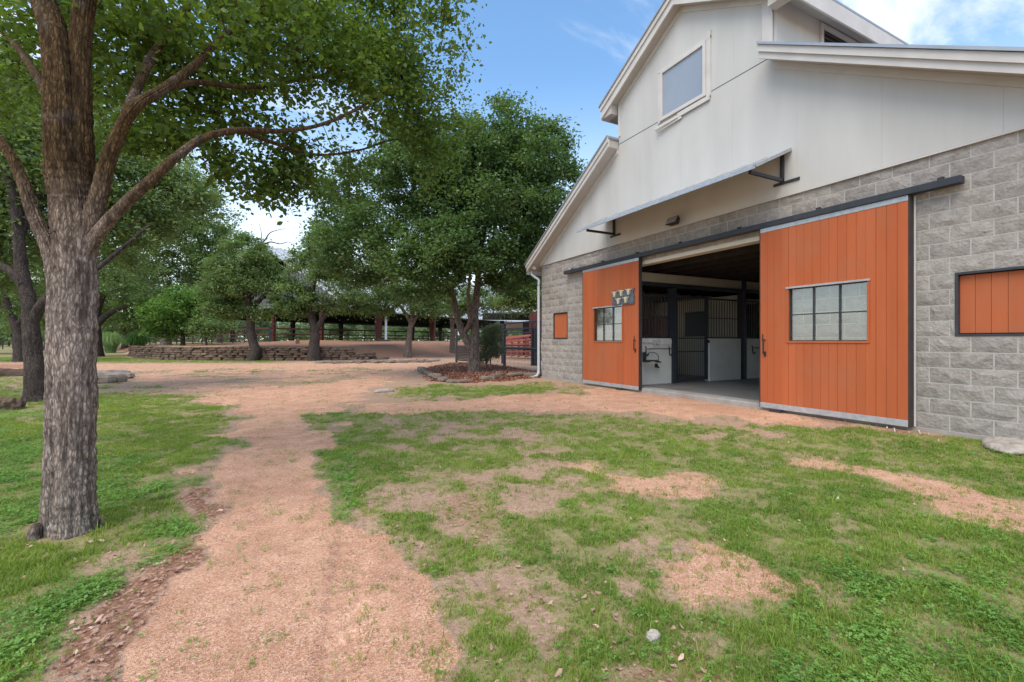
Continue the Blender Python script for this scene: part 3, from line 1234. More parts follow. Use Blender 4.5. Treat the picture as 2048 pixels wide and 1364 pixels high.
# gable window
gw = MB()
y0, y1, z0, z1 = WIN
fx = SX0 - 0.055
for q in ((y0, y0 + 0.07, z0, z1), (y1 - 0.07, y1, z0, z1), (y0 + 0.07, y1 - 0.07, z0, z0 + 0.07), (y0 + 0.07, y1 - 0.07, z1 - 0.06, z1)):
    gw.box(fx, SX0, *q)
gwin = gw.build('gable_window', M['trim'], barn)
MB().box(SX0 - 0.02, SX0 - 0.004, y0 + 0.071, y1 - 0.071, z0 + 0.071, z1 - 0.061).build('pane', M['winpane'], gwin)
ot = MB()
ot.box(SX0 - 0.03, SX0, y0 - 0.10, y0 - 0.003, z0 - 0.04, z1 + 0.16)
ot.box(SX0 - 0.03, SX0, y1 + 0.003, y1 + 0.08, z0 - 0.02, z1 - 0.02)
ot.box(SX0 - 0.034, SX0, y0 - 0.10, y1 + 0.06, z1 + 0.003, z1 + 0.05)
ot.build('casing', M['trim'], gwin)
lb = MB()
lb.bar((SX0 - 0.03, y0 - 0.08, z0 - 0.07), (SX0 - 0.035, y1 - 0.5, z0 - 0.085), 0.03, 0.09)
lb.bar((SX0 - 0.05, y1 - 0.52, z0 - 0.11), (SX0 - 0.10, y1 + 0.10, z0 - 0.15), 0.03, 0.055)
lb.bar((SX0 - 0.03, y1 - 0.6, z0 - 0.15), (SX0 - 0.06, y1 + 0.09, z0 - 0.21), 0.025, 0.05)
tag(lb.build('loose_sill_board', M['trim'], gwin), 'splintered sill boards hanging loose under the window')
tb = MB()
tb.box(SX0 - 0.03, SX0, 4.94, 5.12, z_low(4.95) + 0.32, z_up(4.95) - 0.02)
tb.box(SX0 - 0.02, SX0, 8.87, 8.955, z_low(8.95) + 0.3, z_up(8.95) - 0.02)
tb.build('corner_trim', M['trim'], barn)

# monitor side walls with louvred vents
MB().box(SX0 + 0.03, 24, 4.90, 4.949, 5.9, 7.28).build('monitor_wall', M['siding'], barn)
MB().box(SX0 + 0.03, 24, 8.951, 9.0, 5.9, 7.28).build('monitor_wall', M['siding'], barn)
for vx in (8.95, 13.0, 17.0):
    v = MB()
    for q in ((vx, vx + 0.08, 6.48, 7.2), (vx + 2.0, vx + 2.08, 6.48, 7.2), (vx + 0.08, vx + 2.0, 7.12, 7.2), (vx + 0.08, vx + 2.0, 6.48, 6.55)):
        v.box(q[0], q[1], 4.86, 4.899, q[2], q[3])
    vent = v.build('vent', M['trim'], barn)
    MB().box(vx + 0.081, vx + 1.999, 4.893, 4.899, 6.551, 7.119).build('vent_back', M['darkwood'], vent)
    for k in range(6):
        zz = 6.60 + k * 0.09
        MB().bar((vx + 0.09, 4.875, zz), (vx + 1.99, 4.875, zz), 0.034, 0.012, up=(0, -0.7, 1)).build('louver', M['steel'], vent)

# roofs
OV = FX - 0.38          # front of the rake boards on the lower roof
EA = 0.34               # eave overhang
rf = MB()
for s in (1, -1):
    yi, yo = YC + s * 2.02, YC + s * (5.82 + EA)
    zi, zo = z_low(yi), z_low(yo)
    rf.prism_x([(yi, zi + 0.02), (yo, zo + 0.02), (yo, zo + 0.19), (yi, zi + 0.20)], OV + 0.03, 24.3)
low = rf.build('lower_roof', M['soffit'], barn)
for s in (1, -1):
    yi, yo = YC + s * 1.98, YC + s * (5.82 + EA)
    zi, zo = z_low(yi), z_low(yo)
    MB().prism_x([(yi, zi - 0.02), (yo, zo - 0.02), (yo, zo + 0.16), (yi, zi + 0.16)], OV - 0.012, OV + 0.028).build('rake_board', M['trim'], low)
    MB().prism_x([(yi, zi + 0.09), (yo, zo + 0.09), (yo, zo + 0.205), (yi, zi + 0.205)], OV - 0.045, OV - 0.014).build('rake_trim', M['trim'], low)
    MB().prism_x([(yi, zi + 0.208), (yo + s * 0.04, zo + 0.19), (yo + s * 0.04, zo + 0.235), (yi, zi + 0.25)], OV - 0.075, 24.35).build('metal_sheet', M['roofmetal'], low)
    MB().box(OV + 0.03, 24.3, min(yo, yo + s * 0.03), max(yo, yo + s * 0.03), zo - 0.05, zo + 0.18).build('eave_board', M['trim'], low)
    yi, yo = YC + s * 2.02, YC + s * 5.82
    MB().prism_x([(yi, z_low(yi) - 0.10), (yo, z_low(yo) - 0.10), (yo, z_low(yo) + 0.018), (yi, z_low(yi) + 0.018)], SX0 - 0.026, SX0 - 0.002).build('frieze_board', M['trim'], low)

OU = FX - 0.28
up = MB()
for s in (1, -1):
    yo = YC + s * 2.40
    zp, zo = z_up(YC), z_up(yo)
    up.prism_x([(YC, zp + 0.02), (yo, zo + 0.02), (yo, zo + 0.26), (YC, zp + 0.26)], OU + 0.03, 24.3)
    ye = YC + s * 2.0
    up.prism_x([(ye + s * 0.05, z_up(ye) - 0.02), (yo, zo + 0.018), (yo, zo - 0.035), (ye + s * 0.05, zo - 0.035)], OU + 0.03, SX0)
upr = up.build('upper_roof', M['soffit'], barn)
for s in (1, -1):
    yo = YC + s * 2.40
    zp, zo = z_up(YC), z_up(yo)
    MB().prism_x([(YC, zp - 0.01), (yo, zo - 0.04), (yo, zo + 0.21), (YC, zp + 0.21)], OU - 0.012, OU + 0.028).build('rake_board', M['trim'], upr)
    MB().prism_x([(YC, zp + 0.15), (yo, zo + 0.15), (yo, zo + 0.265), (YC, zp + 0.265)], OU - 0.045, OU - 0.014).build('rake_trim', M['trim'], upr)
    MB().prism_x([(YC, zp + 0.268), (yo + s * 0.03, zo + 0.25), (yo + s * 0.03, zo + 0.29), (YC, zp + 0.308)], OU - 0.075, 24.35).build('metal_sheet', M['roofmetal'], upr)
    MB().box(OU + 0.03, 24.3, min(yo, yo + s * 0.03), max(yo, yo + s * 0.03), zo - 0.05, zo + 0.24).build('eave_board', M['trim'], upr)
    ye = YC + s * 2.0
    MB().prism_x([(YC, z_up(YC) - 0.10), (ye, z_up(ye) - 0.10), (ye, z_up(ye) + 0.018), (YC, z_up(YC) + 0.018)], SX0 - 0.026, SX0 - 0.002).build('frieze_board', M['trim'], upr)

# awning
AY0, AY1 = 4.62, 9.42
aw = MB().prism_y([(SX0 - 0.002, 4.485), (6.70, 4.05), (6.70, 4.075), (SX0 - 0.002, 4.515)], AY0, AY1)
aw = aw.build('awning', M['galv'], barn)
rb = MB()
nrib = 13
for k in range(nrib):
    yy = AY0 + 0.03 + (AY1 - AY0 - 0.06) * k / (nrib - 1)
    rb.bar((SX0 - 0.01, yy, 4.518), (6.69, yy, 4.083), 0.03, 0.012)
rb.build('rib', M['galv'], aw)
eg = MB()
eg.box(6.675, 6.698, AY0, AY1, 4.02, 4.076)
eg.bar((SX0 - 0.02, AY0 - 0.006, 4.50), (6.70, AY0 - 0.006, 4.065), 0.012, 0.05)
eg.bar((SX0 - 0.02, AY1 + 0.006, 4.50), (6.70, AY1 + 0.006, 4.065), 0.012, 0.05)
eg.build('edge_strip', M['galv'], aw)
for yy in (4.76, 9.10):
    br = MB()
    br.bar((SX0 - 0.03, yy, 4.0), (SX0 - 0.03, yy, 4.44), 0.05)
    br.bar((SX0 - 0.03, yy, 4.02), (6.76, yy, 4.02), 0.05)
    br.box(SX0 - 0.02, SX0, yy - 0.28 if yy < 6 else yy - 0.22, yy + 0.16, 3.955, 4.0)
    br.build('bracket', M['steel'], aw)
    MB().bar((6.78, yy, 4.065), (SX0 - 0.04, yy, 4.455), 0.045, 0.03).build('rafter', M['steel'], aw)

# sliding door track
tr = MB()
tr.box(FX - 0.17, FX - 0.05, 2.46, 11.25, 3.265, 3.36)
trk = tr.build('door_track', M['steel'], barn, bevel=0.006)
for yy in (2.7, 4.2, 5.6, 7.0, 8.3, 9.6, 11.0):
    MB().box(FX - 0.052, FX + 0.0, yy - 0.03, yy + 0.03, 3.28, 3.42).build('track_bracket', M['rust'], trk)
DX = FX - 0.14


def sliding_door(ya, yb, wy0, wy1, wz0, wz1, handle_y, n_pl, thick=0.06):
    zb, zt = 0.16, 3.255
    d = MB()
    # inner frame and backing round the window hole
    for q in ((ya, wy0, zb, zt), (wy1, yb, zb, zt), (wy0, wy1, zb, wz0), (wy0, wy1, wz1, zt)):
        d.box(DX + 0.022, DX + 0.022 + thick, *q)
    door = d.build('sliding_door', M['orange'], barn)
    MB().box(DX - 0.006, DX + 0.085, ya + 0.001, yb - 0.001, zb - 0.02, zb + 0.07).build('bottom_rail', M['galv'], door, bevel=0.004)
    MB().box(DX - 0.006, DX + 0.085, ya + 0.001, yb - 0.001, zt - 0.065, zt + 0.01).build('top_rail', M['galv'], door, bevel=0.004)
    MB().box(DX - 0.002, DX + 0.088, ya - 0.022, ya - 0.001, zb - 0.02, zt).build('edge_channel', M['rust'], door)
    MB().box(DX - 0.002, DX + 0.088, yb + 0.001, yb + 0.012, zb - 0.02, zt).build('edge_channel', M['rust'], door)
    z0, z1 = zb + 0.071, zt - 0.066
    pw = (yb - ya) / n_pl
    for k in range(n_pl):
        p, q = ya + k * pw + 0.0014, ya + (k + 1) * pw - 0.0014
        spans = [(p, q, z0, z1)]
        if q > wy0 - 0.03 and p < wy1 + 0.03:
            spans = [(p, q, z0, wz0 - 0.035), (p, q, wz1 + 0.03, z1)]
            if p < wy0 - 0.035:
                spans.append((p, wy0 - 0.033, wz0 - 0.035, wz1 + 0.03))
            if q > wy1 + 0.035:
                spans.append((wy1 + 0.033, q, wz0 - 0.035, wz1 + 0.03))
        c = 0.0035
        if len(spans) == 3:                      # a board notched round the window
            (u0, u1) = (spans[2][1], q) if p < wy0 - 0.035 else (spans[2][0], p)
            lo_, hi_ = wz0 - 0.035, wz1 + 0.03
            far_ = p if p < wy0 - 0.035 else q
            poly = [(far_, z0), (u1, z0), (u1, lo_), (u0, lo_), (u0, hi_), (u1, hi_), (u1, z1), (far_, z1)]
            MB().prism_x(poly if p < wy0 - 0.035 else poly[::-1], DX, DX + 0.021).build('plank', M['orange'], door)
            continue
        for (s0, s1, t0, t1) in spans:
            MB().prism_z([(DX + 0.021, s0), (DX + c, s0), (DX, s0 + c), (DX, s1 - c), (DX + c, s1), (DX + 0.021, s1)], t0, t1).build('plank', M['orange'], door)
    f = MB()
    for q in ((wy0 - 0.032, wy0, wz0 - 0.03, wz1 + 0.0), (wy1, wy1 + 0.032, wz0 - 0.03, wz1 + 0.0), (wy0, wy1, wz0 - 0.03, wz0)):
        f.box(DX - 0.012, DX + 0.09, *q)
    f.build('window_frame', M['orange'], door)
    MB().box(DX - 0.022, DX + 0.02, wy0 - 0.04, wy1 + 0.04, wz1 + 0.001, wz1 + 0.029).build('window_cap', M['galv'], door)
    ln = MB()
    for q in ((wy0 + 0.001, wy0 + 0.016, wz0 + 0.001, wz1 - 0.001), (wy1 - 0.016, wy1 - 0.001, wz0 + 0.001, wz1 - 0.001),
              (wy0 + 0.017, wy1 - 0.017, wz0 + 0.001, wz0 + 0.013), (wy0 + 0.017, wy1 - 0.017, wz1 - 0.013, wz1 - 0.001)):
        ln.box(DX + 0.02, DX + 0.07, *q)
    ln.build('window_lining', M['rust'], door)
    w3 = (wy1 - wy0) / 3
    zm = (wz0 + wz1) / 2
    for k in (1, 2):
        MB().box(DX + 0.022, DX + 0.044, wy0 + k * w3 - 0.009, wy0 + k * w3 + 0.009, wz0 + 0.014, wz1 - 0.014).build('muntin', M['steel'], door)
    MB().box(DX + 0.018, DX + 0.040, wy0 + 0.017, wy1 - 0.017, zm - 0.008, zm + 0.008).build('muntin', M['steel'], door)
    for k in range(3):
        for (c0, c1) in ((wz0 + 0.014, zm - 0.0085), (zm + 0.0085, wz1 - 0.014)):
            MB().box(DX + 0.046, DX + 0.051, wy0 + k * w3 + 0.0095 + (0.008 if k == 0 else 0), wy0 + (k + 1) * w3 - 0.0095 - (0.008 if k == 2 else 0), c0, c1).build('pane', M['glass'], door)
    h = MB()
    h.bar((DX - 0.055, handle_y, 1.08), (DX - 0.055, handle_y, 1.34), 0.018)
    for zz in (1.09, 1.32):
        h.bar((DX - 0.055, handle_y, zz), (DX, handle_y, zz), 0.018)
    h.box(DX - 0.008, DX, handle_y - 0.02, handle_y + 0.02, 1.03, 1.12)
    h.box(DX - 0.012, DX, handle_y + 0.035, handle_y + 0.05, 1.30, 1.42)
    h.build('handle', M['rust'], door)
    return door


dr = sliding_door(3.0, 5.11, 3.475, 4.61, 1.30, 2.165, 5.02, 17)
dl = sliding_door(8.14, 10.34, 8.72, 9.84, 1.30, 2.165, 8.24, 17)
for d_, yy in ((dr, 4.86), (dl, 8.85)):
    MB().box(DX - 0.05, DX + 0.02, yy - 0.14, yy + 0.06, 0.075, 0.135).build('floor_guide', M['rust'], d_)
MB().box(FX - 0.05, FX - 0.03, 2.955, 2.972, 0.15, 3.25).build('weather_strip', M['trim'], barn)


# block-wall shutters
def shutter(o, n_pl, deep=0.06):
    a, b = o[0], o[1]
    z0, z1 = B0 + o[2] * CH, B0 + o[3] * CH
    f = MB()
    t = 0.03
    for q in ((a, a + t, z0, z1), (b - t, b, z0, z1), (a + t, b - t, z0, z0 + t), (a + t, b - t, z1 - t, z1)):
        f.box(FX - 0.012, FX + 0.15, *q)
    sh = f.build('shutter', M['steel'], barn)
    pw = (b - a - 2 * t) / n_pl
    for k in range(n_pl):
        MB().box(FX + deep, FX + deep + 0.03, a + t + k * pw + 0.002, a + t + (k + 1) * pw - 0.002, z0 + t + 0.012, z1 - t - 0.012).build('plank', M['orange'], sh)
    MB().box(FX + deep + 0.032, FX + deep + 0.05, a + t, b - t, z0 + t, z1 - t).build('backing', M['darkwood'], sh)


shutter(SHL, 4, 0.02)
shutter(SHR, 8, 0.05)

# downspout at the far corner
dsx, dsy = FX - 0.07, 12.86
ds = MB()
ds.tube(catmull([(FX - 0.22, 13.05, 3.62), (FX - 0.22, 13.05, 3.50), (FX - 0.16, 12.95, 3.40), (dsx, dsy, 3.30), (dsx, dsy, 3.1)], 4), 0.042, 10)
ds.tube([(dsx, dsy, 3.1), (dsx, dsy, 0.30)], 0.045, 10, caps=False)
ds.tube(catmull([(dsx, dsy, 0.30), (dsx - 0.02, dsy + 0.02, 0.2), (dsx - 0.10, dsy + 0.1, 0.12), (dsx - 0.2, dsy + 0.22, 0.09)], 4), 0.048, 10)
ds.build('downspout', M['pipe'], barn, smooth=True)
gt_ = MB()
for yy in (13.13,):
    gt_.prism_y([(OV + 0.05, 3.56), (24.2, 3.56), (24.2, 3.50), (OV + 0.05, 3.50)], yy, yy + 0.09)
gt_.build('gutter', M['pipe'], barn)

# inside: aisle fittings on the far side of the aisle
SY = 8.72
MB().box(FX + 0.21, 23.79, YA + 0.21, YB - 0.21, 3.24, 3.30).build('loft_ceiling', M['darkwood'], barn)
jo = MB()
for k in range(22):
    xx = 8.3 + k * 0.6
    jo.box(xx, xx + 0.06, YA + 0.22, YB - 0.22, 3.06, 3.238)
tag(jo.build('joists', M['darkwood'], barn), kind='stuff')
for x0, x1 in ((8.02, 9.22), (10.66, 12.0), (12.26, 15.4), (15.6, 23.7)):
    MB().box(x0, x1, SY, SY + 0.16, 0.183, 1.37).build('stall_wall', M['white_block'], barn, bevel=0.01)
pb = MB()
pb.box(8.02, 23.7, SY + 0.03, SY + 0.06, 2.82, 3.05)
pb.build('valance_board', M['beige'], barn)
for x0, x1 in ((9.24, 9.36), (12.06, 12.18), (15.42, 15.58)):
    MB().box(x0, x1, SY - 0.04, SY + 0.17, 0.183, 3.055 if x0 > 12 else 2.69).build('stall_post', M['steel'], barn)
MB().box(8.0, 23.7, SY - 0.02, SY + 0.14, 2.72, 2.81).build('stall_beam', M['steel'], barn)
gr_root = None
for gi, (x0, x1) in enumerate(((8.02, 9.22), (10.66, 12.0), (12.26, 15.4))):
    g_ = MB()
    g_.box(x0, x1, SY + 0.06, SY + 0.10, 1.375, 1.41)
    g_.box(x0, x1, SY + 0.06, SY + 0.10, 2.46, 2.50)
    g_.box(x0, x1, SY + 0.065, SY + 0.095, 1.93, 1.955)
    gg = g_.build('stall_grille', M['steel'], barn)
    nb = int((x1 - x0) / 0.105)
    for k in range(nb):
        xx = x0 + (k + 0.5) * (x1 - x0) / nb
        MB().tube([(xx, SY + 0.08, 1.41), (xx, SY + 0.08, 2.46)], 0.011, 6, caps=False).build('bar', M['steel'], gg)
g_ = MB()
gx0, gx1 = 9.40, 10.62
for q in ((gx0, gx0 + 0.05, 0.24, 2.52), (gx1 - 0.08, gx1, 0.24, 2.52), (gx0 + 0.05, gx1 - 0.08, 0.24, 0.29), (gx0 + 0.05, gx1 - 0.08, 2.47, 2.52), (gx0 + 0.05, gx1 - 0.08, 1.00, 1.03), (gx0 + 0.05, gx1 - 0.08, 1.36, 1.39)):
    g_.box(q[0], q[1], SY + 0.02, SY + 0.06, q[2], q[3])
gate = g_.build('stall_gate', M['steel'], barn)
for k in range(15):
    xx = gx0 + 0.08 + k * (gx1 - gx0 - 0.2) / 14
    MB().tube([(xx, SY + 0.04, 0.29), (xx, SY + 0.04, 2.47)], 0.007, 6, caps=False).build('bar', M['steel'], gate)
MB().box(gx1 - 0.07, gx1 - 0.01, SY - 0.05, SY + 0.018, 1.25, 1.33).build('latch', M['steel'], gate)
# stall partitions and the outer wall lining
for px_ in (9.32, 12.14, 15.5):
    for k in range(9):
        MB().box(px_ - 0.03, px_ + 0.03, SY + 0.18 + k * 0.41, SY + 0.588 + k * 0.41, 0.183, 1.95 if px_ < 10 else 2.66).build('partition_board', M['brownwood'] if px_ < 10 else M['beige'], barn)
MB().box(11.1, 19.1, 12.44, 12.56, 1.98, 3.05).build('lining_board', M['beige'], barn)
for k in range(16, 47):
    MB().box(8.0 + k * 0.2 + 0.002, 8.2 + k * 0.2 - 0.002, 12.46, 12.56, 0.183, 1.975).build('lining_plank', M['beige'], barn)
MB().box(12.07, 12.105, 10.05, 10.85, 1.45, 2.25).build('stall_window', M['steel'], barn)
MB().box(8.02, 8.09, SY + 0.2, 12.4, 0.183, 3.05).build('front_lining', M['beige'], barn)
# near side of the aisle, behind the right door
nw = MB().box(8.02, 23.7, 4.6, 4.76, 0.183, 1.37)
nw.build('stall_wall', M['white_block'], barn)
MB().box(8.02, 23.7, 4.64, 4.70, 1.37, 3.05).build('aisle_lining', M['brownwood'], barn)
# blanket bars, outlets, hose bib
for x0, x1 in ((8.28, 9.15), (12.45, 13.6)):
    b_ = MB().tube([(x0, SY - 0.09, 1.10), (x1, SY - 0.09, 1.10)], 0.012, 8)
    for xx in (x0 + 0.02, x1 - 0.04):
        b_.tube(catmull([(xx, SY, 1.16), (xx, SY - 0.03, 1.12), (xx, SY - 0.03, 0.98), (xx, SY - 0.08, 0.93), (xx, SY - 0.12, 0.98)], 3), 0.014, 6)
    b_.build('blanket_bar', M['rust'], barn)
cd = MB().tube([(8.03, SY - 0.02, 1.25), (8.5, SY - 0.02, 1.25)], 0.014, 6)
cd.build('conduit', M['trim'], barn)
for xx in (8.57, 8.71):
    MB().tube([(xx, SY - 0.001, 1.26), (xx, SY - 0.06, 1.26)], 0.06, 12).build('outlet', M['trim'], barn)
MB().box(8.62, 8.66, SY - 0.07, SY - 0.001, 0.62, 0.72).tube([(8.64, SY - 0.07, 0.66), (8.64, SY - 0.13, 0.62)], 0.02, 6).build('hose_bib', M['rust'], barn)
MB().box(8.88, 9.2, SY - 0.02, SY - 0.002, 1.22, 1.34).build('cover_plate', M['white_block'], barn)

# saddle rack hanging on the white wall
srx, srz = 8.36, 0.80
sr = empty('saddle_rack', (srx, SY, srz), 'black curved saddle rack with wire hoop on the white wall inside the doorway', 'saddle rack')
s_ = MB()
pts = [(-0.26, -0.03), (-0.18, 0.01), (-0.05, 0.03), (0.10, 0.025), (0.22, -0.02), (0.23, -0.05), (0.10, -0.01), (-0.05, -0.005), (-0.18, -0.025)]
s_.prism_y([(srx + a, srz + b) for a, b in pts], SY - 0.26, SY - 0.10)
s_.build('saddle_arm', M['steel'], sr)
MB().tube(catmull([(srx - 0.02, SY - 0.02, srz + 0.12), (srx + 0.02, SY - 0.05, srz + 0.2), (srx + 0.2, SY - 0.08, srz + 0.2), (srx + 0.3, SY - 0.1, srz + 0.10), (srx + 0.27, SY - 0.1, srz)], 4), 0.008, 6).build('wire_hoop', M['steel'], sr)
MB().box(srx - 0.16, srx - 0.12, SY - 0.10, SY - 0.001, srz - 0.02, srz + 0.22).build('wall_plate', M['steel'], sr)

# flood light under the awning, small one under the eave
fl = empty('flood_light', (FX - 0.05, 7.03, 3.86), 'grey flood light on the wall under the metal awning', 'flood light', 'flood lights on the barn')
fy, fz = 7.03, 3.86
v = MB()
v.add([(FX - 0.28, fy - 0.15, fz - 0.07), (FX - 0.28, fy + 0.15, fz - 0.07), (FX - 0.20, fy + 0.15, fz + 0.08), (FX - 0.20, fy - 0.15, fz + 0.08),
       (FX - 0.15, fy - 0.10, fz - 0.09), (FX - 0.15, fy + 0.10, fz - 0.09), (FX - 0.11, fy + 0.10, fz + 0.03), (FX - 0.11, fy - 0.10, fz + 0.03)],
      [(0, 1, 2, 3), (7, 6, 5, 4), (0, 4, 5, 1), (1, 5, 6, 2), (2, 6, 7, 3), (3, 7, 4, 0)])
v.build('lamp_housing', M['rust'], fl)
v = MB()
v.add([(FX - 0.285, fy - 0.13, fz - 0.057), (FX - 0.285, fy + 0.13, fz - 0.057), (FX - 0.213, fy + 0.13, fz + 0.068), (FX - 0.213, fy - 0.13, fz + 0.068)], [(0, 1, 2, 3)])
v.build('lens', M['galv'], fl)
MB().bar((FX - 0.13, fy, fz - 0.02), (SX0, fy, fz - 0.02), 0.04).build('mount', M['rust'], fl)
fl2 = empty('flood_light', (FX - 0.1, 12.95, 3.7), 'small twin lamp under the roof eave above the downspout', 'flood light', 'flood lights on the barn')
MB().tube([(FX - 0.15, 12.93, 3.76), (FX - 0.25, 12.85, 3.68)], [0.03, 0.065], 8).build('lamp_head', M['trim'], fl2)
MB().box(FX - 0.17, FX - 0.11, 12.90, 12.98, 3.74, 3.80).build('mount', M['trim'], fl2)

# plate with five cow heads on the left door
px0, px1, pz0, pz1 = 8.26, 9.06, 2.19, 2.55
pl = empty('wall_plaque', (DX - 0.02, 8.66, 2.37), 'blue-grey metal plaque with five cream longhorn heads on the orange door', 'plaque')
r = random.Random(3)
out = [(px0, pz0)]
for k in range(1, 8):
    out.append((px0 + (px1 - px0) * k / 8, pz0 + r.uniform(-0.012, 0.012)))
out += [(px1, pz0), (px1 - 0.02, pz0 + 0.1), (px1, pz0 + 0.2), (px1 - 0.03, pz0 + 0.27), (px1, pz1)]
for k in range(7, 0, -1):
    out.append((px0 + (px1 - px0) * k / 8, pz1 + r.uniform(-0.02, 0.02)))
out += [(px0, pz1), (px0 + 0.04, pz1 - 0.1), (px0, pz1 - 0.18), (px0 + 0.02, pz1 - 0.26)]
MB().prism_x(out, DX - 0.03, DX - 0.004).build('plate', M['plate'], pl)
for (cy, cz) in ((8.93, 2.475), (8.68, 2.485), (8.42, 2.49), (8.79, 2.295), (8.52, 2.305)):
    c = MB()
    face = [(0, -0.085), (0.022, -0.075), (0.032, -0.03), (0.05, 0.03), (0.045, 0.055), (0, 0.065), (-0.045, 0.055), (-0.05, 0.03), (-0.032, -0.03), (-0.022, -0.075)]
    c.prism_x([(cy + a, cz + b) for a, b in face], DX - 0.075, DX - 0.031)
    for s in (1, -1):
        c.tube(catmull([(DX - 0.05, cy + s * 0.04, cz + 0.045), (DX - 0.055, cy + s * 0.085, cz + 0.04), (DX - 0.06, cy + s * 0.115, cz + 0.075)], 3), [0.014, 0.013, 0.012, 0.01, 0.008, 0.006, 0.003], 6)
    c.build('cow_head', M['cream'], pl)

# ------------------------------------------------------------------ stones
def stone_arrays(lx, ly, lz, seed, rough=0.16):
    """an uneven slab: 16-point outline rings, top and bottom bevelled"""
    r = random.Random(seed)
    n = 9
    rad_ = [1 + r.uniform(-rough, rough) for _ in range(n)]
    ph = r.uniform(0, 6.28)
    v = []
    for (s, z) in ((0.82, -0.5), (1.0, -0.22), (0.97, 0.28), (0.78, 0.5)):
        for k in range(n):
            a = ph + k * 2 * math.pi / n
            cx, cy = math.cos(a), math.sin(a)
            m_ = max(abs(cx), abs(cy)) ** 0.6
            q = s * rad_[k] / m_ * (1 + r.uniform(-0.04, 0.04))
            v.append((cx * q * lx / 2, cy * q * ly / 2, z * lz * (1 + r.uniform(-0.18, 0.18))))
    f = [tuple(range(n - 1, -1, -1))]
    for b in range(3):
        f += [(b * n + k, b * n + (k + 1) % n, (b + 1) * n + (k + 1) % n, (b + 1) * n + k) for k in range(n)]
    v.append((r.uniform(-0.1, 0.1) * lx, r.uniform(-0.1, 0.1) * ly, lz * 0.55))
    f += [(3 * n + k, 3 * n + (k + 1) % n, 4 * n) for k in range(n)]
    return v, f


STN = {}


def stone_mesh(kind, k, m):
    key = (kind, k)
    if key not in STN:
        me = bpy.data.meshes.new('stone')
        v, f = stone_arrays(1, 1, 1, 100 + k)
        me.from_pydata(v, [], f)
        me.materials.append(m)
        STN[key] = me
    return STN[key]


def stone(parent, m, loc, size, rz, tilt=(0, 0), kind='w'):
    o = put('stone', stone_mesh(kind, random.randrange(9), m), parent, loc)
    o.scale = size
    o.rotation_euler = (tilt[0], tilt[1], rz)
    return o


rw = empty('retaining_wall', (*P(500, 30.5), 0), 'low dry-stacked brown stone retaining wall below the red dirt bank', 'retaining wall')
rw['kind'] = 'thing'
pts = np.array([P(a, b) for a, b, c, d in [(264, 39.3, 0, 0), (277, 34.7, 0, 0), (330, 31.4, 0, 0), (420, 30.6, 0, 0), (500, 30.4, 0, 0), (625, 30.6, 0, 0), (700, 31.2, 0, 0), (765, 32.3, 0, 0)]])
seg = np.linalg.norm(np.diff(pts, axis=0), axis=1)
cum = np.concatenate(([0], np.cumsum(seg)))
tot = cum[-1]


def along(s):
    k = min(int(np.searchsorted(cum, s, 'right')) - 1, len(seg) - 1)
    k = max(k, 0)
    t = (s - cum[k]) / seg[k]
    p = pts[k] + (pts[k + 1] - pts[k]) * t
    d = (pts[k + 1] - pts[k]) / seg[k]
    return p, math.atan2(d[1], d[0])


nst = 0
zc_ = -0.02
for c in range(6):
    hh_ = (0.2, 0.17, 0.15, 0.17, 0.14, 0.12)[c]
    s = random.uniform(0, 0.3)
    while s < tot:
        ln = random.uniform(0.35, 0.95)
        fade = min(1.0, max(0.0, (tot - s - 0.3 * c) / 2.2))
        topz = 0.93 * (0.25 + 0.75 * fade)
        if zc_ + hh_ * 0.7 < topz:
            p, a = along(min(s + ln / 2, tot))
            g0 = gz_at(p[0] + math.sin(a) * 0.4, p[1] - math.cos(a) * 0.4)
            stone(rw, M['wallstone'], (p[0] - math.sin(a) * (0.02 * c + random.uniform(-0.05, 0.05)), p[1] + math.cos(a) * (0.02 * c + random.uniform(-0.05, 0.05)), g0 + zc_ + hh_ / 2),
                  (ln * 0.98, 0.5, hh_ * random.uniform(0.9, 1.12)), a + random.uniform(-0.06, 0.06), (random.uniform(-0.05, 0.05), random.uniform(-0.06, 0.06)), 'r')
            nst += 1
        s += ln
    zc_ += hh_ * 0.97

# flat edging stones before the bank, and round the mulch bed
ed = empty('stone_edging', (*P(730, 28), 0), 'jumbled line of flat grey stones along the far edge of the drive', 'stone edging')
for k in range(60):
    t = k / 59
    px_ = 640 + 225 * t + random.uniform(-6, 6)
    Zb = 26.8 + 2.0 * t + random.uniform(-1.2, 1.2)
    x, y = P(px_, Zb)
    stone(ed, M['stone'], (x, y, gz_at(x, y) + 0.05), (random.uniform(0.3, 0.8), random.uniform(0.2, 0.5), random.uniform(0.06, 0.16)), random.uniform(0, 6.3), (random.uniform(-.15, .15), random.uniform(-.15, .15)), 's')
bd = empty('stone_border', (*P(960, 15.6), 0), 'grey flat stones edging the red mulch bed under the forked tree', 'stone edging')
line = GP([(842, 738), (850, 746), (872, 758), (905, 765.5), (940, 764.5), (985, 763), (1030, 760.5), (1092, 760)])
sl = np.linalg.norm(np.diff(line, axis=0), axis=1)
cl_ = np.concatenate(([0], np.cumsum(sl)))
s = 0.1
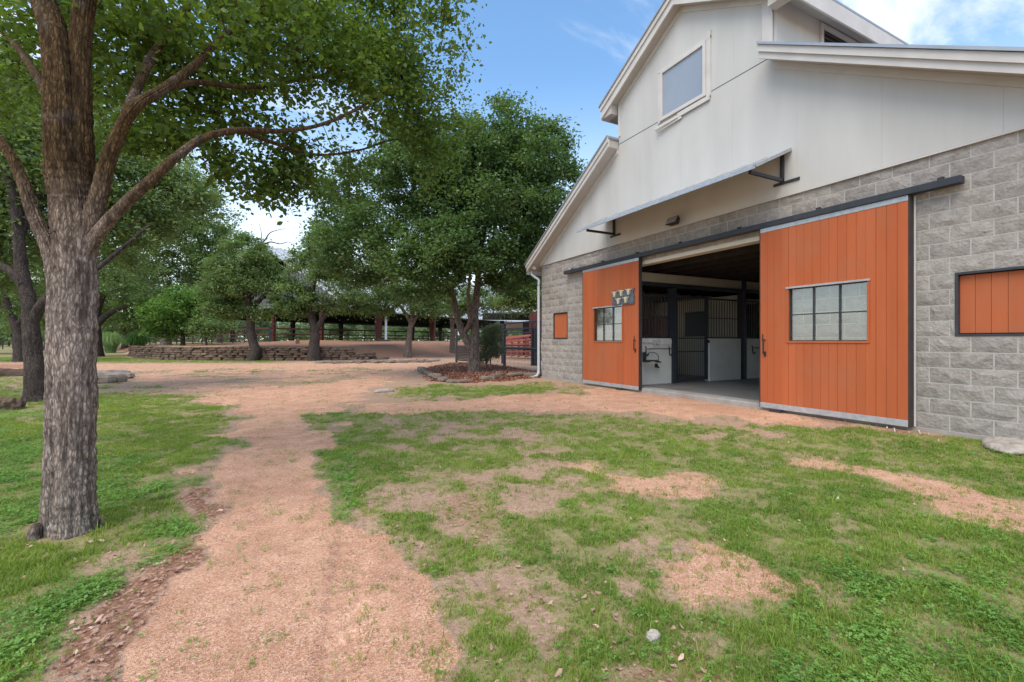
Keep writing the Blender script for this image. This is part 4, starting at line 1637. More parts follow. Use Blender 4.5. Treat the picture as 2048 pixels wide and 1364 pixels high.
while s < cl_[-1]:
    k = min(int(np.searchsorted(cl_, s, 'right')) - 1, len(sl) - 1)
    p = line[k] + (line[k + 1] - line[k]) * (s - cl_[k]) / sl[k]
    d = line[k + 1] - line[k]
    ln = random.uniform(0.35, 0.85)
    stone(bd, M['stone'], (p[0] + random.uniform(-.12, .12), p[1] + random.uniform(-.12, .12), gz_at(p[0], p[1]) + 0.05), (ln, random.uniform(0.2, 0.34), random.uniform(0.08, 0.16)),
          math.atan2(d[1], d[0]) + random.uniform(-.3, .3), (random.uniform(-.1, .1), random.uniform(-.1, .1)), 's')
    s += ln * random.uniform(0.85, 1.25)


def rock(name, px, py, size, rz, label, m='rock', seed=1, sink=0.25, cat='rock', sub=2, group=None):
    x, y = GP([(px, py)])[0]
    v, f = stone_arrays(size[0], size[1], size[2], seed, 0.22)
    me = bpy.data.meshes.new('rock')
    me.from_pydata(v, [], f)
    me.materials.append(M[m])
    o = put(name, me, None, (x, y, gz_at(x, y) + size[2] * (0.5 - sink)))
    o.rotation_euler = (0, 0, rz)
    if sub:
        s_ = o.modifiers.new('sub', 'SUBSURF')
        s_.levels = s_.render_levels = sub + 1
        for p_ in me.polygons:
            p_.use_smooth = True
        tx = bpy.data.textures.new('rock_relief', 'CLOUDS')
        tx.noise_scale = max(size) * 0.16
        dm = o.modifiers.new('relief', 'DISPLACE')
        dm.texture = tx
        dm.strength = size[2] * (0.55 if max(size) > 0.5 else 0.3)
        dm.mid_level = 0.5
        dm.texture_coords = 'LOCAL'
    return tag(o, label, cat, group)


rock('flat_rock', 2030, 912, (1.1, 0.62, 0.10), 0.2, 'broad pale flat rock at the foot of the block wall below the shutter', seed=4)
rock('pale_rock', 1305, 1285, (0.075, 0.055, 0.042), 0.5, 'fist-sized pale rock lying alone in the green grass', seed=6)
rock('white_stone', 768, 784, (0.55, 0.3, 0.09), 0.1, 'small white flat stone in the grass strip beside the drive', seed=9)
SQ = 'big slabs stacked in the grass behind the near oak'
rock('stone_slab', 206, 766, (0.85, 0.5, 0.26), -0.1, 'square-cut tan slab at the front left of the slab pile', 'slabstone', 12, 0.1, 'stone slab', 0, SQ)
rock('stone_slab', 240, 764, (0.36, 0.34, 0.22), 0.4, 'short pale slab end at the right of the slab pile', 'slabstone', 13, 0.1, 'stone slab', 0, SQ)
rock('stone_slab', 210, 755, (1.2, 0.7, 0.24), 0.2, 'large flat tan slab lying at the back of the pile', 'slabstone', 14, -0.05, 'stone slab', 0, SQ)
rock('stone_slab', 238, 757, (0.8, 0.5, 0.2), -0.2, 'long tan slab at the back right of the slab pile', 'slabstone', 15, 0.0, 'stone slab', 0, SQ)
rock('grey_stone', 20, 752, (2.0, 0.9, 0.36), 0.1, 'low grey ledge of rock beyond the dark leaning tree', 'wallstone', 16, 0.3, 'rock')
rock('brown_stone', 8, 818, (0.55, 0.45, 0.26), 0.3, 'brown stone beside the foot of the dark oak', 'wallstone', 17, 0.2, 'rock')
for k, (a, b) in enumerate(((1775, 868), (1790, 875), (1840, 880))):
    x, y = GP([(a, b)])[0]
    o = MB().bar((x - 0.13, y - 0.05, gz_at(x, y) + 0.012), (x + 0.12, y + 0.06, gz_at(x, y) + 0.016), 0.014, 0.012).build('wood_scrap', M['trim'], None, loc=(x, y, gz_at(x, y)))
    tag(o, 'thin pale wood splinter lying in the grass by the orange door', 'wood scrap', 'wood scraps before the right door')

# ------------------------------------------------------------------ paddock fence on the terrace
fc = empty('paddock_fence', (*P(540, 41), 1.35), 'red-brown rail fence with black posts along the terrace before the arena', 'fence')
FP = [(300, 60.0), (325, 57.0), (386, 51.0), (540, 41.0), (660, 46.5), (790, 53.5), (915, 61.0)]
fpts = [P(a, b) for a, b in FP]
for k in range(len(fpts) - 1):
    a, b = np.array(fpts[k]), np.array(fpts[k + 1])
    L_ = np.linalg.norm(b - a)
    n_ = max(1, int(round(L_ / 2.4)))
    for q in range(n_ + (1 if k == len(fpts) - 2 else 0)):
        p = a + (b - a) * q / n_
        big_ = (k in (3,) and q == 0)
        wd_ = 0.20 if big_ else 0.10
        gzz = gz_at(*p)
        MB().box(p[0] - wd_ / 2, p[0] + wd_ / 2, p[1] - wd_ / 2, p[1] + wd_ / 2, gzz - 0.2, 2.50).build('post', M['steel'], fc)
    d = (b - a) / L_
    nrm = np.array((d[1], -d[0])) * 0.07
    for zz, hgt in ((2.44, 0.15), (1.93, 0.11), (1.60, 0.10)):
        MB().bar((*(a + nrm), zz), (*(b + nrm), zz), 0.05, hgt).build('rail', M['railred'], fc)

# ------------------------------------------------------------------ covered arena
ar0 = np.array(P(757, 43.0))
dA = np.array(P(1024 + 0.556 * 910, 1.0))
dA /= np.linalg.norm(dA)
dB = np.array((-dA[1], dA[0]))
arena = empty('covered_arena', (*ar0, 1.3), 'open-sided riding arena with pale metal roof and dark red steel columns', 'arena')
AW, AL = 24.0, 56.0
EZ, RZ = 4.25, 10.9


def ap(t, s, z):
    p = ar0 + dA * t + dB * s
    return (p[0], p[1], z)


def column(t, s, w0, w1, name='column', m='arenared'):
    b, tp = ap(t, s, 1.2), ap(t, s, EZ)
    v = []
    for (p, w_) in ((b, w0), (tp, w1)):
        for i_, j_ in ((-1, -1), (1, -1), (1, 1), (-1, 1)):
            q = np.array(p[:2]) + dB * i_ * w_ / 2 + dA * j_ * 0.13
            v.append((q[0], q[1], p[2]))
    return MB().add(v, [(3, 2, 1, 0), (4, 5, 6, 7), (0, 1, 5, 4), (1, 2, 6, 5), (2, 3, 7, 6), (3, 0, 4, 7)]).build(name, M[m], arena)


for t in range(0, 57, 8):
    column(t, 0, 0.42 if t else 0.5, 0.85)
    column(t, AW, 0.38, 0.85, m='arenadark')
for s in (8, 16):
    column(0, s, 0.35, 0.45)
roofm = MB()
ovh = 1.0
zE = EZ + 0.35 - 0.2


def rz_(s):
    return EZ + 0.35 + (RZ - EZ - 0.35) * (1 - abs(s - AW / 2) / (AW / 2))


for (s0, s1) in ((-ovh, AW / 2), (AW / 2, AW + ovh)):
    a, b, c, d = ap(-4, s0, rz_(s0)), ap(AL, s0, rz_(s0)), ap(AL, s1, rz_(s1)), ap(-4, s1, rz_(s1))
    lo = [(p[0], p[1], p[2] - 0.12) for p in (a, b, c, d)]
    roofm.add([a, b, c, d] + lo, [(0, 1, 2, 3), (7, 6, 5, 4), (0, 4, 5, 1), (1, 5, 6, 2), (2, 6, 7, 3), (3, 7, 4, 0)])
aroof = roofm.build('roof', M['arenaroof'], arena)
gp_ = [ap(0.0, 0.4, EZ + 0.75), ap(0.0, AW / 2, rz_(AW / 2) - 0.16), ap(0.0, AW - 0.4, EZ + 0.75)]
gp2 = [ap(-0.12, 0.4, EZ + 0.75), ap(-0.12, AW / 2, rz_(AW / 2) - 0.16), ap(-0.12, AW - 0.4, EZ + 0.75)]
MB().add(gp_ + gp2, [(0, 1, 2), (5, 4, 3), (0, 3, 4, 1), (1, 4, 5, 2), (2, 5, 3, 0)]).build('gable_wall', M['arenaroof'], arena)
gr_ = MB()
for k in range(1, 46):
    s_ = AW * k / 46
    gr_.bar(ap(-0.14, s_, EZ + 0.76), ap(-0.14, s_, max(EZ + 0.8, rz_(s_) - 0.3)), 0.05, 0.04)
tag(gr_.build('gable_ribs', M['galv'], arena), kind='stuff')
ribm = MB()
for k in range(74):
    t = -3.8 + k * 0.8
    ribm.bar(ap(t, -ovh, rz_(-ovh) + 0.03), ap(t, AW / 2, rz_(AW / 2) + 0.03), 0.12, 0.06)
tag(ribm.build('roof_seams', M['galv'], aroof), kind='stuff')
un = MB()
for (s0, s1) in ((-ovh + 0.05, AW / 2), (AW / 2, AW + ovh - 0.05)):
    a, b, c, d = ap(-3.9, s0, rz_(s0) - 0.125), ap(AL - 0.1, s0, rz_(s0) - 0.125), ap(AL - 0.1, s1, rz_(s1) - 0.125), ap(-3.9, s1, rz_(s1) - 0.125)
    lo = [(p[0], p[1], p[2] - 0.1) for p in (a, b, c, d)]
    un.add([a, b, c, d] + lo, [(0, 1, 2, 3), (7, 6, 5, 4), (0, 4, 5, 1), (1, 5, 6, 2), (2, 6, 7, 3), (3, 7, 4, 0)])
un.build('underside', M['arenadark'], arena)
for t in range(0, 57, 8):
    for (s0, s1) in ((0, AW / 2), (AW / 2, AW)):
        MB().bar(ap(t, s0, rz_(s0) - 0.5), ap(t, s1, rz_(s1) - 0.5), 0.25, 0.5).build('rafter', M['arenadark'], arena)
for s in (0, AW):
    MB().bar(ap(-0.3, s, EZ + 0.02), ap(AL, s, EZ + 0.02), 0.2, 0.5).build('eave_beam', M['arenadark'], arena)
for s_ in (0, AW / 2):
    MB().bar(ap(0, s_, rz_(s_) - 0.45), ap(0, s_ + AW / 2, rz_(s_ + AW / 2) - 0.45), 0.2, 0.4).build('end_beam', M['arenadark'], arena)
dp = ap(0.4, -0.55, 0)
MB().tube([(dp[0], dp[1], 4.1), (dp[0], dp[1], 1.25)], 0.11, 8).build('downspout', M['paper'], arena)
sb = P(766, 42.2)
MB().bar((sb[0] - 0.35, sb[1] + 0.4, gz_at(*sb) + 0.16), (sb[0] + 0.5, sb[1] - 0.5, gz_at(*sb) + 0.02), 0.4, 0.1).build('splash_trough', M['steel'], arena)

# ------------------------------------------------------------------ pipe fence beside the barn
pf = empty('pipe_fence', (*P(1009, 21.9), 0.1), 'black pipe fence with wire mesh between the shrub and the barn', 'fence')
pn = [(913, 27.5), (935, 26.3), (981, 23.6), (1009, 21.9), (1040, 20.2), (1080, 18.2)]
pw = [np.array(P(a, b)) for a, b in pn]
for k, p in enumerate(pw):
    if k in (1, 4):
        continue
    r_ = 0.075 if k in (0, 3) else 0.04
    MB().tube([(p[0], p[1], gz_at(*p) - 0.2), (p[0], p[1], 2.13 if k else 1.98)], r_, 8).build('post', M['steel'], pf)
for (i0, i1, zz, r_) in ((2, 3, 2.10, 0.035), (3, 5, 2.12, 0.035), (2, 3, 0.98, 0.06), (3, 5, 0.97, 0.06), (2, 3, 1.82, 0.03), (3, 5, 1.84, 0.03), (0, 2, 1.95, 0.03), (0, 2, 1.0, 0.045)):
    a, b = pw[i0], pw[i1]
    MB().tube([(a[0], a[1], zz), (b[0], b[1], zz)], r_, 8).build('rail', M['steel'], pf)
wm = MB()
for (i0, i1) in ((2, 3), (3, 5)):
    a, b = pw[i0], pw[i1]
    L_ = np.linalg.norm(b - a)
    for q in range(1, int(L_ / 0.16)):
        p = a + (b - a) * q * 0.16 / L_
        wm.bar((p[0], p[1], 0.12), (p[0], p[1], 2.08), 0.005)
    for q in range(12):
        zz = 0.14 + q * 0.16
        wm.bar((a[0], a[1], zz), (b[0], b[1], zz), 0.005)
tag(wm.build('wire_mesh', M['steel'], pf), kind='stuff')
a, b = pw[0], pw[1]
for q in range(9):
    zz = 0.16 + q * 0.092
    MB().bar((*a, zz), (*(b + (pw[2] - pw[1]) * 0.1), zz), 0.02, 0.08).build('slat', M['rust'], pf)
nz = pw[0] + (pw[1] - pw[0]) * 0.3
dn = (pw[1] - pw[0]) / np.linalg.norm(pw[1] - pw[0])
nn = np.array((dn[1], -dn[0]))
sgn = MB().bar((*(nz - dn * 0.13 + nn * 0.05), 1.83), (*(nz + dn * 0.13 + nn * 0.05), 1.83), 0.012, 0.36).build('notice_sheet', M['paper'], None, loc=(*(nz + nn * 0.05), 1.83))
tag(sgn, 'small blank white notice on the black pipe gate left of the forked trunk', 'notice')
# the second gate behind, and a heavy post
pg = empty('pipe_gate', (*P(1040, 25), 0.1), 'far black pipe gate with heavy post seen through the pipe fence', 'gate')
g2 = [np.array(P(1005, 26.0)), np.array(P(1064, 24.0)), np.array(P(1072, 24.0))]
for k, p in enumerate(g2):
    w_ = (0.10, 0.09, 0.24)[k]
    MB().box(p[0] - w_ / 2, p[0] + w_ / 2, p[1] - w_ / 2, p[1] + w_ / 2, -0.2, 2.25 if k < 2 else 2.0).build('post', M['steel'], pg)
for zz in (1.05, 1.75, 1.98):
    MB().bar((*g2[0], zz), (*g2[1], zz), 0.05, 0.07).build('rail', M['steel'], pg)

# red corral panels leaning in a row behind
CGRP = 'red corral panels stacked by the arena'
for k in range(5):
    x0, y0 = P(1008, 34.2 + 0.35 * k)
    x1, y1 = P(1066 + 2 * k, 32.2 + 0.45 * k)
    g0 = 0.12
    lb_ = ('nearest red corral panel with open pipe rails', 'second red corral panel in the leaning stack', 'middle red corral panel in the leaning stack',
           'fourth red corral panel in the leaning stack', 'rearmost and tallest red corral panel by the arena')[k]
    cp = empty('corral_panel', ((x0 + x1) / 2, (y0 + y1) / 2, g0), lb_, 'corral panel', CGRP)
    hgt = 1.35 + 0.06 * k
    A_, B_ = np.array((x0, y0)), np.array((x1, y1))
    lean = np.array((0.10, 0.22))
    rise = 0.28 * (1 - 0.05 * k)
    for q in range(6):
        f_ = q / 5
        p, e = A_ + lean * f_, B_ + lean * f_
        MB().tube([(p[0], p[1], g0 + 0.12 + hgt * 0.85 * f_), (e[0], e[1], g0 + 0.12 + (hgt * 0.85 + rise) * f_)], 0.035, 6).build('rail', M['corralred'], cp)
    for q in (0.0, 0.27, 0.5, 0.75, 1.0):
        p = A_ + (B_ - A_) * q
        MB().bar((p[0], p[1], g0), (p[0] + lean[0], p[1] + lean[1], g0 + 0.12 + hgt * 0.85 + rise * q), 0.06).build('upright', M['corralred'], cp)
# dark red post of the arena's lean-to near the barn
lt = empty('shed', (*P(1040, 38), 0.3), 'dark open lean-to shed with red end wall behind the pipe fence', 'shed')
s0, s1, s2, s3 = np.array(P(965, 44)), np.array(P(1085, 38)), np.array(P(1110, 44)), np.array(P(985, 51))
MB().add([(*s0, 3.35), (*s1, 3.0), (*s2, 3.6), (*s3, 3.9), (*s0, 3.95), (*s1, 3.6), (*s2, 4.2), (*s3, 4.5)], [(3, 2, 1, 0), (4, 5, 6, 7), (0, 1, 5, 4), (1, 2, 6, 5), (2, 3, 7, 6), (3, 0, 4, 7)]).build('roof', M['arenadark'], lt)
for (a, zz, w_) in ((P(1052, 39.5), 3.0, 0.42), (P(1004, 43), 3.2, 0.3), (P(1075, 43), 3.4, 0.3)):
    MB().box(a[0] - w_ / 2, a[0] + w_ / 2, a[1] - w_ / 2, a[1] + w_ / 2, 0, zz).build('post', M['arenadark'], lt)
a = P(1070, 37.5)
MB().box(a[0] - 0.5, a[0] + 0.6, a[1] - 0.1, a[1] + 0.1, 2.0, 3.7).build('end_wall', M['arenared'], lt)
a, b = P(1000, 50), P(1090, 46)
MB().bar((*a, 3.0), (*b, 3.0), 0.1, 0.7).build('back_wall', M['beige'], lt)

# small things on the terrace
x, y = P(595, 36)
bx = MB().box(x - 0.15, x + 0.15, y - 0.12, y + 0.12, gz_at(x, y) - 0.02, gz_at(x, y) + 0.34).build('wooden_block', M['brownwood'], None, loc=(x, y, gz_at(x, y)), bevel=0.02)
tag(bx, 'small brown wooden block standing on the dirt terrace', 'block')
x, y = P(493, 30.2)
z = H(577, 30.2)
bh = empty('birdhouse', (x, y, z), 'small red birdhouse hung in the tree before the retaining wall', 'birdhouse')
MB().prism_y([(x - 0.13, z - 0.2), (x + 0.13, z - 0.2), (x + 0.13, z + 0.12), (x, z + 0.24), (x - 0.13, z + 0.12)], y - 0.35, y - 0.12).build('box', M['corralred'], bh)
rr_ = MB()
rr_.bar((x - 0.19, y - 0.235, z + 0.09), (x, y - 0.235, z + 0.26), 0.3, 0.02)
rr_.bar((x + 0.19, y - 0.235, z + 0.09), (x, y - 0.235, z + 0.26), 0.3, 0.02)
rr_.build('roof', M['steel'], bh)
MB().tube([(x, y - 0.351, z - 0.02), (x, y - 0.356, z - 0.02)], 0.04, 10).build('entrance_hole', M['darkwood'], bh)

# ------------------------------------------------------------------ trees
def leaf_arrays(c, size, rng, droop=0.25, broad=0.62, six=False):
    """c: (N,3) leaf places, size: (N,): folded leaves"""
    n = len(c)
    d = rng.normal(size=(n, 3))
    d[:, 2] = d[:, 2] * 0.55 - droop
    d /= np.linalg.norm(d, axis=1)[:, None]
    up = rng.normal(size=(n, 3)) * 0.55 + np.array((0, 0, 1.0))
    s = np.cross(d, up)
    s /= np.linalg.norm(s, axis=1)[:, None] + 1e-9
    nn = np.cross(s, d)
    L_ = size[:, None]
    wv = s * L_ * broad * 0.5
    fold = nn * L_ * 0.10
    tip = c + d * L_ - nn * L_ * 0.12
    if six:
        m1, m2 = c + d * L_ * 0.38, c + d * L_ * 0.72
        v = np.stack((c, m1 - wv * 0.85 + fold, m2 - wv + fold * 0.8, tip, m2 + wv + fold * 0.8, m1 + wv * 0.85 + fold), axis=1)
        b = np.arange(n)[:, None] * 6
        q = np.concatenate((b + np.array([[0, 3, 2, 1]]), b + np.array([[0, 5, 4, 3]])), axis=0)
        return v.reshape(-1, 3), q, 6
    m1 = c + d * L_ * 0.5
    v = np.stack((c, m1 - wv + fold, tip, m1 + wv + fold), axis=1)
    b = np.arange(n)[:, None] * 4
    t = np.concatenate((b + np.array([[0, 2, 1]]), b + np.array([[0, 3, 2]])), axis=0)
    return v.reshape(-1, 3), t, 4


def crown_points(crowns, n, rng, hollow=2.0, seed=0, gap=0.40, gscale=0.9):
    """cluster centres in a union of ellipsoids, with gaps"""
    vol = np.array([r[0] * r[1] * r[2] * wt for _, r, wt in crowns]) ** 0.8
    vol /= vol.sum()
    out = []
    while len(out) < n:
        k = rng.choice(len(crowns), p=vol)
        c, r, _ = crowns[k]
        u = rng.normal(size=3)
        u /= np.linalg.norm(u)
        q = u * rng.random() ** (1 / hollow)
        p = np.array(c) + q * np.array(r)
        nz_ = float(fbm(p[0] * gscale + p[2] * 0.7 + seed, p[1] * gscale - p[2] * 0.6, seed, 2))
        if _ < 3 and nz_ < gap * rng.uniform(0.75, 1.1):
            continue
        out.append(p)
    return np.array(out)


def make_tree(name, label, group, base, limbs, crowns, ncl, per, leaf, bark, leafm, seed, sigma=0.25, twig_r=0.012, six=False, smoothness=5,
              sides=14, rough=0.05, broad=0.62, reject=None, twig_from=0.35, droop=0.25, gap=0.4, flat=0.6, cat='tree', flare=1.5, gscale=0.9, hollow=2.0, ridges=0.0):
    rng = np.random.default_rng(seed)
    base = np.array(base, float)
    root = empty(name, base, label, cat, group)
    nodes = []
    for li, (pts_, r0, r1) in enumerate(limbs):
        P_ = catmull(pts_, smoothness * (3 if ridges and r0 > 0.05 else 1))
        t = np.linspace(0, 1, len(P_))
        rad_ = r0 + (r1 - r0) * t ** 0.8
        main = li == 0
        n_ = sides if (main or r0 > 0.05) else (24 if ridges else 8)
        a_ = np.arange(n_) * 2 * math.pi / n_
        if main:
            # root flare and lobes
            hgt = P_[:, 2] - P_[0, 2]
            fl_ = (flare - 1) * np.exp(-np.maximum(hgt, 0) / (r0 * 1.3))
            rad_ = rad_ * (1 + fl_)
            lob = np.cos(a_ * 3 + seed)[None, :] * 0.10 * np.exp(-np.maximum(hgt, 0) / (r0 * 3))[:, None] + 0.05 * np.cos(2 * a_ + seed * 1.7)[None, :]
        else:
            lob = np.zeros((len(P_), n_))
        ns = fbm((a_[None, :] / 6.283 * 6 + t[:, None] * 0) % 6 * 1.0 + 0 * t[:, None], t[:, None] * len(P_) * 0.55 + 0 * a_[None, :], seed + li, 3) - 0.5
        ns = ns * (0.5 - 0.5 * np.cos(a_))[None, :] + (vnoise(t[:, None] * len(P_) * 0.5 + 0 * a_[None, :], 3.3 + 0 * a_[None, :], seed + 3) - 0.5) * (0.5 + 0.5 * np.cos(a_))[None, :]
        disp = lob + ns * rough * 4
        if ridges:
            zz_ = P_[:, 2][:, None] + 0.4 * P_[:, 0][:, None]
            rk = ridges * (0.12 / max(r0, 0.02)) ** 0.0
            fq = 9.0 if r0 > 0.07 else 4.5
            q1 = fbm(np.cos(a_)[None, :] * fq + zz_ * 2.0, np.sin(a_)[None, :] * fq - zz_ * 1.7, 200 + li, 4)
            rdg = 1 - np.abs(2 * q1 - 1) * 3.0
            disp = disp + rk * (np.clip(rdg, -1, 1) - 0.3) + 0.03 * (fbm(np.cos(a_)[None, :] * 2 + zz_ * 3, np.sin(a_)[None, :] * 2 - zz_ * 2.6, 300 + li, 2) - 0.5)
        v, q = tube_arrays(P_, rad_, n_, disp)
        caps = None
        me = raw_mesh(name, v - base, q, None, M[bark], True)
        put('trunk' if main else 'limb', me, root)
        k0 = int(len(P_) * (0.55 if main else twig_from))
        nodes.append(P_[k0:])
    nodes = np.vstack(nodes)
    C_ = crown_points(crowns, ncl, rng, hollow, seed, gap, gscale)
    if reject is not None:
        C_ = C_[~reject(C_)]
    start = nodes[len(nodes) // 3]
    dist = np.min(np.linalg.norm(C_[:, None, :] - nodes[None, :, :], axis=2), axis=1)
    order = np.argsort(dist)
    tv, tq = [], []
    allnodes = np.empty((len(nodes) + len(C_) * 4, 3))
    allnodes[:len(nodes)] = nodes
    m_ = len(nodes)
    cen, dirs, lens = [], [], []
    nring = 6
    ns_ = 5
    for k in order:
        c = C_[k]
        dd = np.linalg.norm(allnodes[:m_] - c, axis=1) + 0.25 * np.maximum(allnodes[:m_, 2] - c[2], 0)
        i_ = int(np.argmin(dd))
        p0 = allnodes[i_]
        L_ = np.linalg.norm(c - p0)
        if L_ < 0.05:
            L_ = 0.05
        side = rng.normal(size=3) * L_ * 0.16
        side[2] += 0.10 * L_
        mid_ = (p0 + c) / 2 + side
        t = np.linspace(0, 1, nring)[:, None]
        cur = (1 - t) ** 2 * p0 + 2 * t * (1 - t) * mid_ + t * t * c
        r_a = twig_r * (0.7 + 1.2 * min(L_, 2.5))
        rr_l = r_a * (1 - t[:, 0]) + twig_r * 0.35 * t[:, 0]
        v, q = tube_arrays(cur, rr_l, ns_)
        tq.append(q + len(tv) * nring * ns_)
        tv.append(v)
        allnodes[m_:m_ + 4] = cur[[2, 3, 4, 5]]
        m_ += 4
        cen.append(cur)
    tvv = np.vstack(tv) - base
    tw = put('twigs', raw_mesh('twigs', tvv, np.vstack(tq), None, M[bark], True), root)
    tag(tw, kind='stuff')
    cur = np.array(cen)                               # (n, ring, 3)
    n_leaf = len(cur) * per
    which = np.repeat(np.arange(len(cur)), per)
    tpos = rng.random(n_leaf) ** 0.6
    fi = tpos * (nring - 1)
    i0 = np.minimum(fi.astype(int), nring - 2)
    fr_ = (fi - i0)[:, None]
    pt = cur[which, i0] * (1 - fr_) + cur[which, i0 + 1] * fr_
    spread = sigma * rng.uniform(0.55, 1.25, len(cur))[which][:, None]
    off = rng.normal(size=(n_leaf, 3)) * spread * (0.35 + 0.65 * tpos)[:, None]
    off[:, 2] *= flat
    pt = pt + off
    if reject is not None:
        pt = pt[~reject(pt)]
        which = which[:len(pt)]
    sz = leaf * rng.uniform(0.45, 1.4, len(pt))
    v, f, kk = leaf_arrays(pt - base, sz, rng, droop, broad, six)
    crnd = rng.random(len(cur))
    rnd = np.repeat(np.clip(rng.random(len(pt)) * 0.7 + crnd[which] * 0.3, 0, 1), kk)
    me = raw_mesh('crown', v, f if six else None, None if six else f, M[leafm], False, {'rnd': rnd})
    cr = put('crown', me, root)
    return root


def L3(Z, *pp):
    """limb places as (column, row[, depth])"""
    return [P3(p[0], p[1], p[2] if len(p) > 2 else Z) for p in pp]


def E(px, py, Z, rx, ry, rd, wt=1.0):
    return (P3(px, py, Z), (rx, rd, ry), wt)


# near oak
Zt = 3.12
gz0 = gz_at(*P(138, Zt))
base = np.array((*P(138, Zt), gz0))
trunk = [np.array((*P(147, Zt), gz0 - 0.08))] + L3(Zt, (148, 1000), (149, 900), (150, 780), (150, 660), (150, 560), (150, 470), (144, 400, 3.12), (132, 330, 3.10))
limbs = [(trunk, 0.100, 0.112),
         (L3(Zt, (146, 470), (136, 380), (124, 300, 3.1), (120, 220, 3.1), (116, 130, 3.1), (100, 40, 3.1), (60, -60, 3.15), (20, -180, 3.3)), 0.108, 0.06),
         (L3(Zt + 0.05, (150, 450), (160, 360), (160, 260), (158, 160), (162, 70), (176, -40), (200, -160), (240, -300, 3.6)), 0.085, 0.045),
         (L3(Zt, (168, 480), (196, 400), (214, 330), (238, 268), (272, 212), (330, 176, 3.3), (392, 128, 3.6), (450, 70, 4.0), (520, 20, 4.5), (590, -60, 5.0)), 0.058, 0.014),
         (L3(Zt, (160, 520), (200, 462), (250, 408), (308, 355), (356, 312, 3.2), (410, 275, 3.4), (480, 260, 3.7), (560, 262, 4.1), (640, 250, 4.6), (720, 215, 5.1), (790, 170, 5.6)), 0.044, 0.012),
         (L3(Zt, (106, 1075, 3.1), (110, 980, 3.08), (112, 860, 3.07), (112, 740, 3.07), (112, 640, 3.08), (112, 570, 3.1), (98, 500), (68, 430), (48, 370), (24, 315), (-14, 265), (-70, 210), (-150, 120, 3.4)), 0.070, 0.020),
         (L3(3.3, (330, 176, 3.3), (400, 165, 3.8), (500, 175, 4.4), (600, 160, 5.0), (690, 140, 5.6), (780, 130, 6.2), (860, 150, 6.8)), 0.026, 0.008),
         (L3(3.7, (480, 260, 3.7), (560, 290, 4.6), (640, 310, 5.4), (720, 300, 6.0), (800, 280, 6.6), (880, 320, 7.0)), 0.022, 0.007),
         (L3(3.5, (238, 268, 3.12), (300, 120, 3.6), (360, 40, 4.2), (430, -60, 4.8), (520, -160, 5.4)), 0.035, 0.018),
         (L3(3.2, (112, 220, 3.1), (60, 130, 3.6), (10, 70, 4.2), (-60, 20, 4.8)), 0.035, 0.016)]
crowns = [E(330, 95, 4.2, 1.5, 0.75, 1.5, 1.0), E(560, 120, 5.4, 1.6, 0.95, 1.5, 1.2), E(760, 110, 6.2, 1.25, 1.1, 1.4, 1.2), E(640, -120, 6.0, 2.2, 0.9, 1.7, 0.7),
          E(250, -160, 4.8, 2.0, 0.8, 1.6, 0.6), E(-80, 60, 4.4, 1.5, 1.0, 1.4, 0.8), E(60, 160, 5.4, 1.0, 1.0, 1.0, 0.5), E(820, 270, 6.8, 1.0, 0.65, 1.0, 0.9), E(600, 330, 6.2, 0.55, 0.6, 0.7, 0.35),
          E(430, 210, 4.9, 0.9, 0.45, 0.9, 0.7), E(700, 250, 6.2, 0.9, 0.5, 0.9, 0.8), E(860, 60, 6.6, 0.75, 0.8, 0.9, 0.6), E(150, 60, 3.9, 0.8, 0.5, 0.6, 0.5), E(470, 20, 4.6, 1.2, 0.5, 1.1, 0.8), E(880, 340, 7.4, 0.75, 0.65, 0.8, 0.8), E(720, 350, 7.0, 0.7, 0.45, 0.7, 0.6), E(560, 370, 6.0, 0.35, 0.45, 0.5, 0.35), E(900, 200, 7.2, 0.5, 0.8, 0.8, 0.5), E(575, 350, 5.4, 0.42, 0.55, 0.5, 3.0), E(445, 335, 4.7, 0.40, 0.36, 0.4, 3.0), E(330, 290, 4.2, 0.3, 0.2, 0.35, 3.0), E(700, 350, 6.4, 0.6, 0.5, 0.5, 2.9), E(260, 330, 4.4, 0.4, 0.25, 0.4, 3.0), E(800, 370, 7.0, 0.7, 0.45, 0.7, 2.0), E(880, 310, 7.2, 0.6, 0.6, 0.6, 1.5)]
FWD, RGT = np.array((SN, CS)), np.array((CS, -SN))


def rej_oak(p):
    Z = p[:, :2] @ FWD
    lat = p[:, :2] @ RGT
    px = 1024 + 910 * lat / np.maximum(Z, 0.1)
    py = 682 - 910 * (p[:, 2] - EYE) / np.maximum(Z, 0.1)
    # the open underside of the crown; nothing right against the lens
    low_ = 325 + 120 * sstep(385, 470, px) * sstep(690, 640, px) + 150 * sstep(630, 720, px)
    low_ = low_ - 20 * sstep(460, 360, px)
    low_ = low_ + (fbm(px / 38, Z * 3, 7, 3) - 0.5) * 130
    return (Z < 2.7) | (p[:, 2] < 2.55) | ((py > low_) & (px > 190) & (Z < 9)) | (px > 985)


make_tree('oak_tree', 'big oak with furrowed grey trunk beside the drive, limbs spreading overhead', 'trees of the grove', base, limbs, crowns, 1350, 42, 0.062, 'bark', 'leaf', 11,
          sigma=0.19, twig_r=0.0052, six=True, smoothness=9, sides=84, rough=0.035, ridges=0.11, broad=0.6, reject=rej_oak, twig_from=0.42, droop=0.35, gap=0.50, flare=1.5, gscale=1.5)
# a dead stub at its foot
x, y = P(66, 3.0)
st_ = MB().tube(catmull([(x, y, gz_at(x, y) - 0.03), (x + 0.01, y, gz_at(x, y) + 0.05), (x + 0.015, y + 0.01, gz_at(x, y) + 0.10)], 3), [0.045, 0.042, 0.038, 0.036, 0.034, 0.026, 0.012], 8).build('dead_stump', M['bark2'], None, loc=(x, y, gz_at(x, y)))
tag(st_, 'small broken grey stump at the foot of the big oak', 'stump')

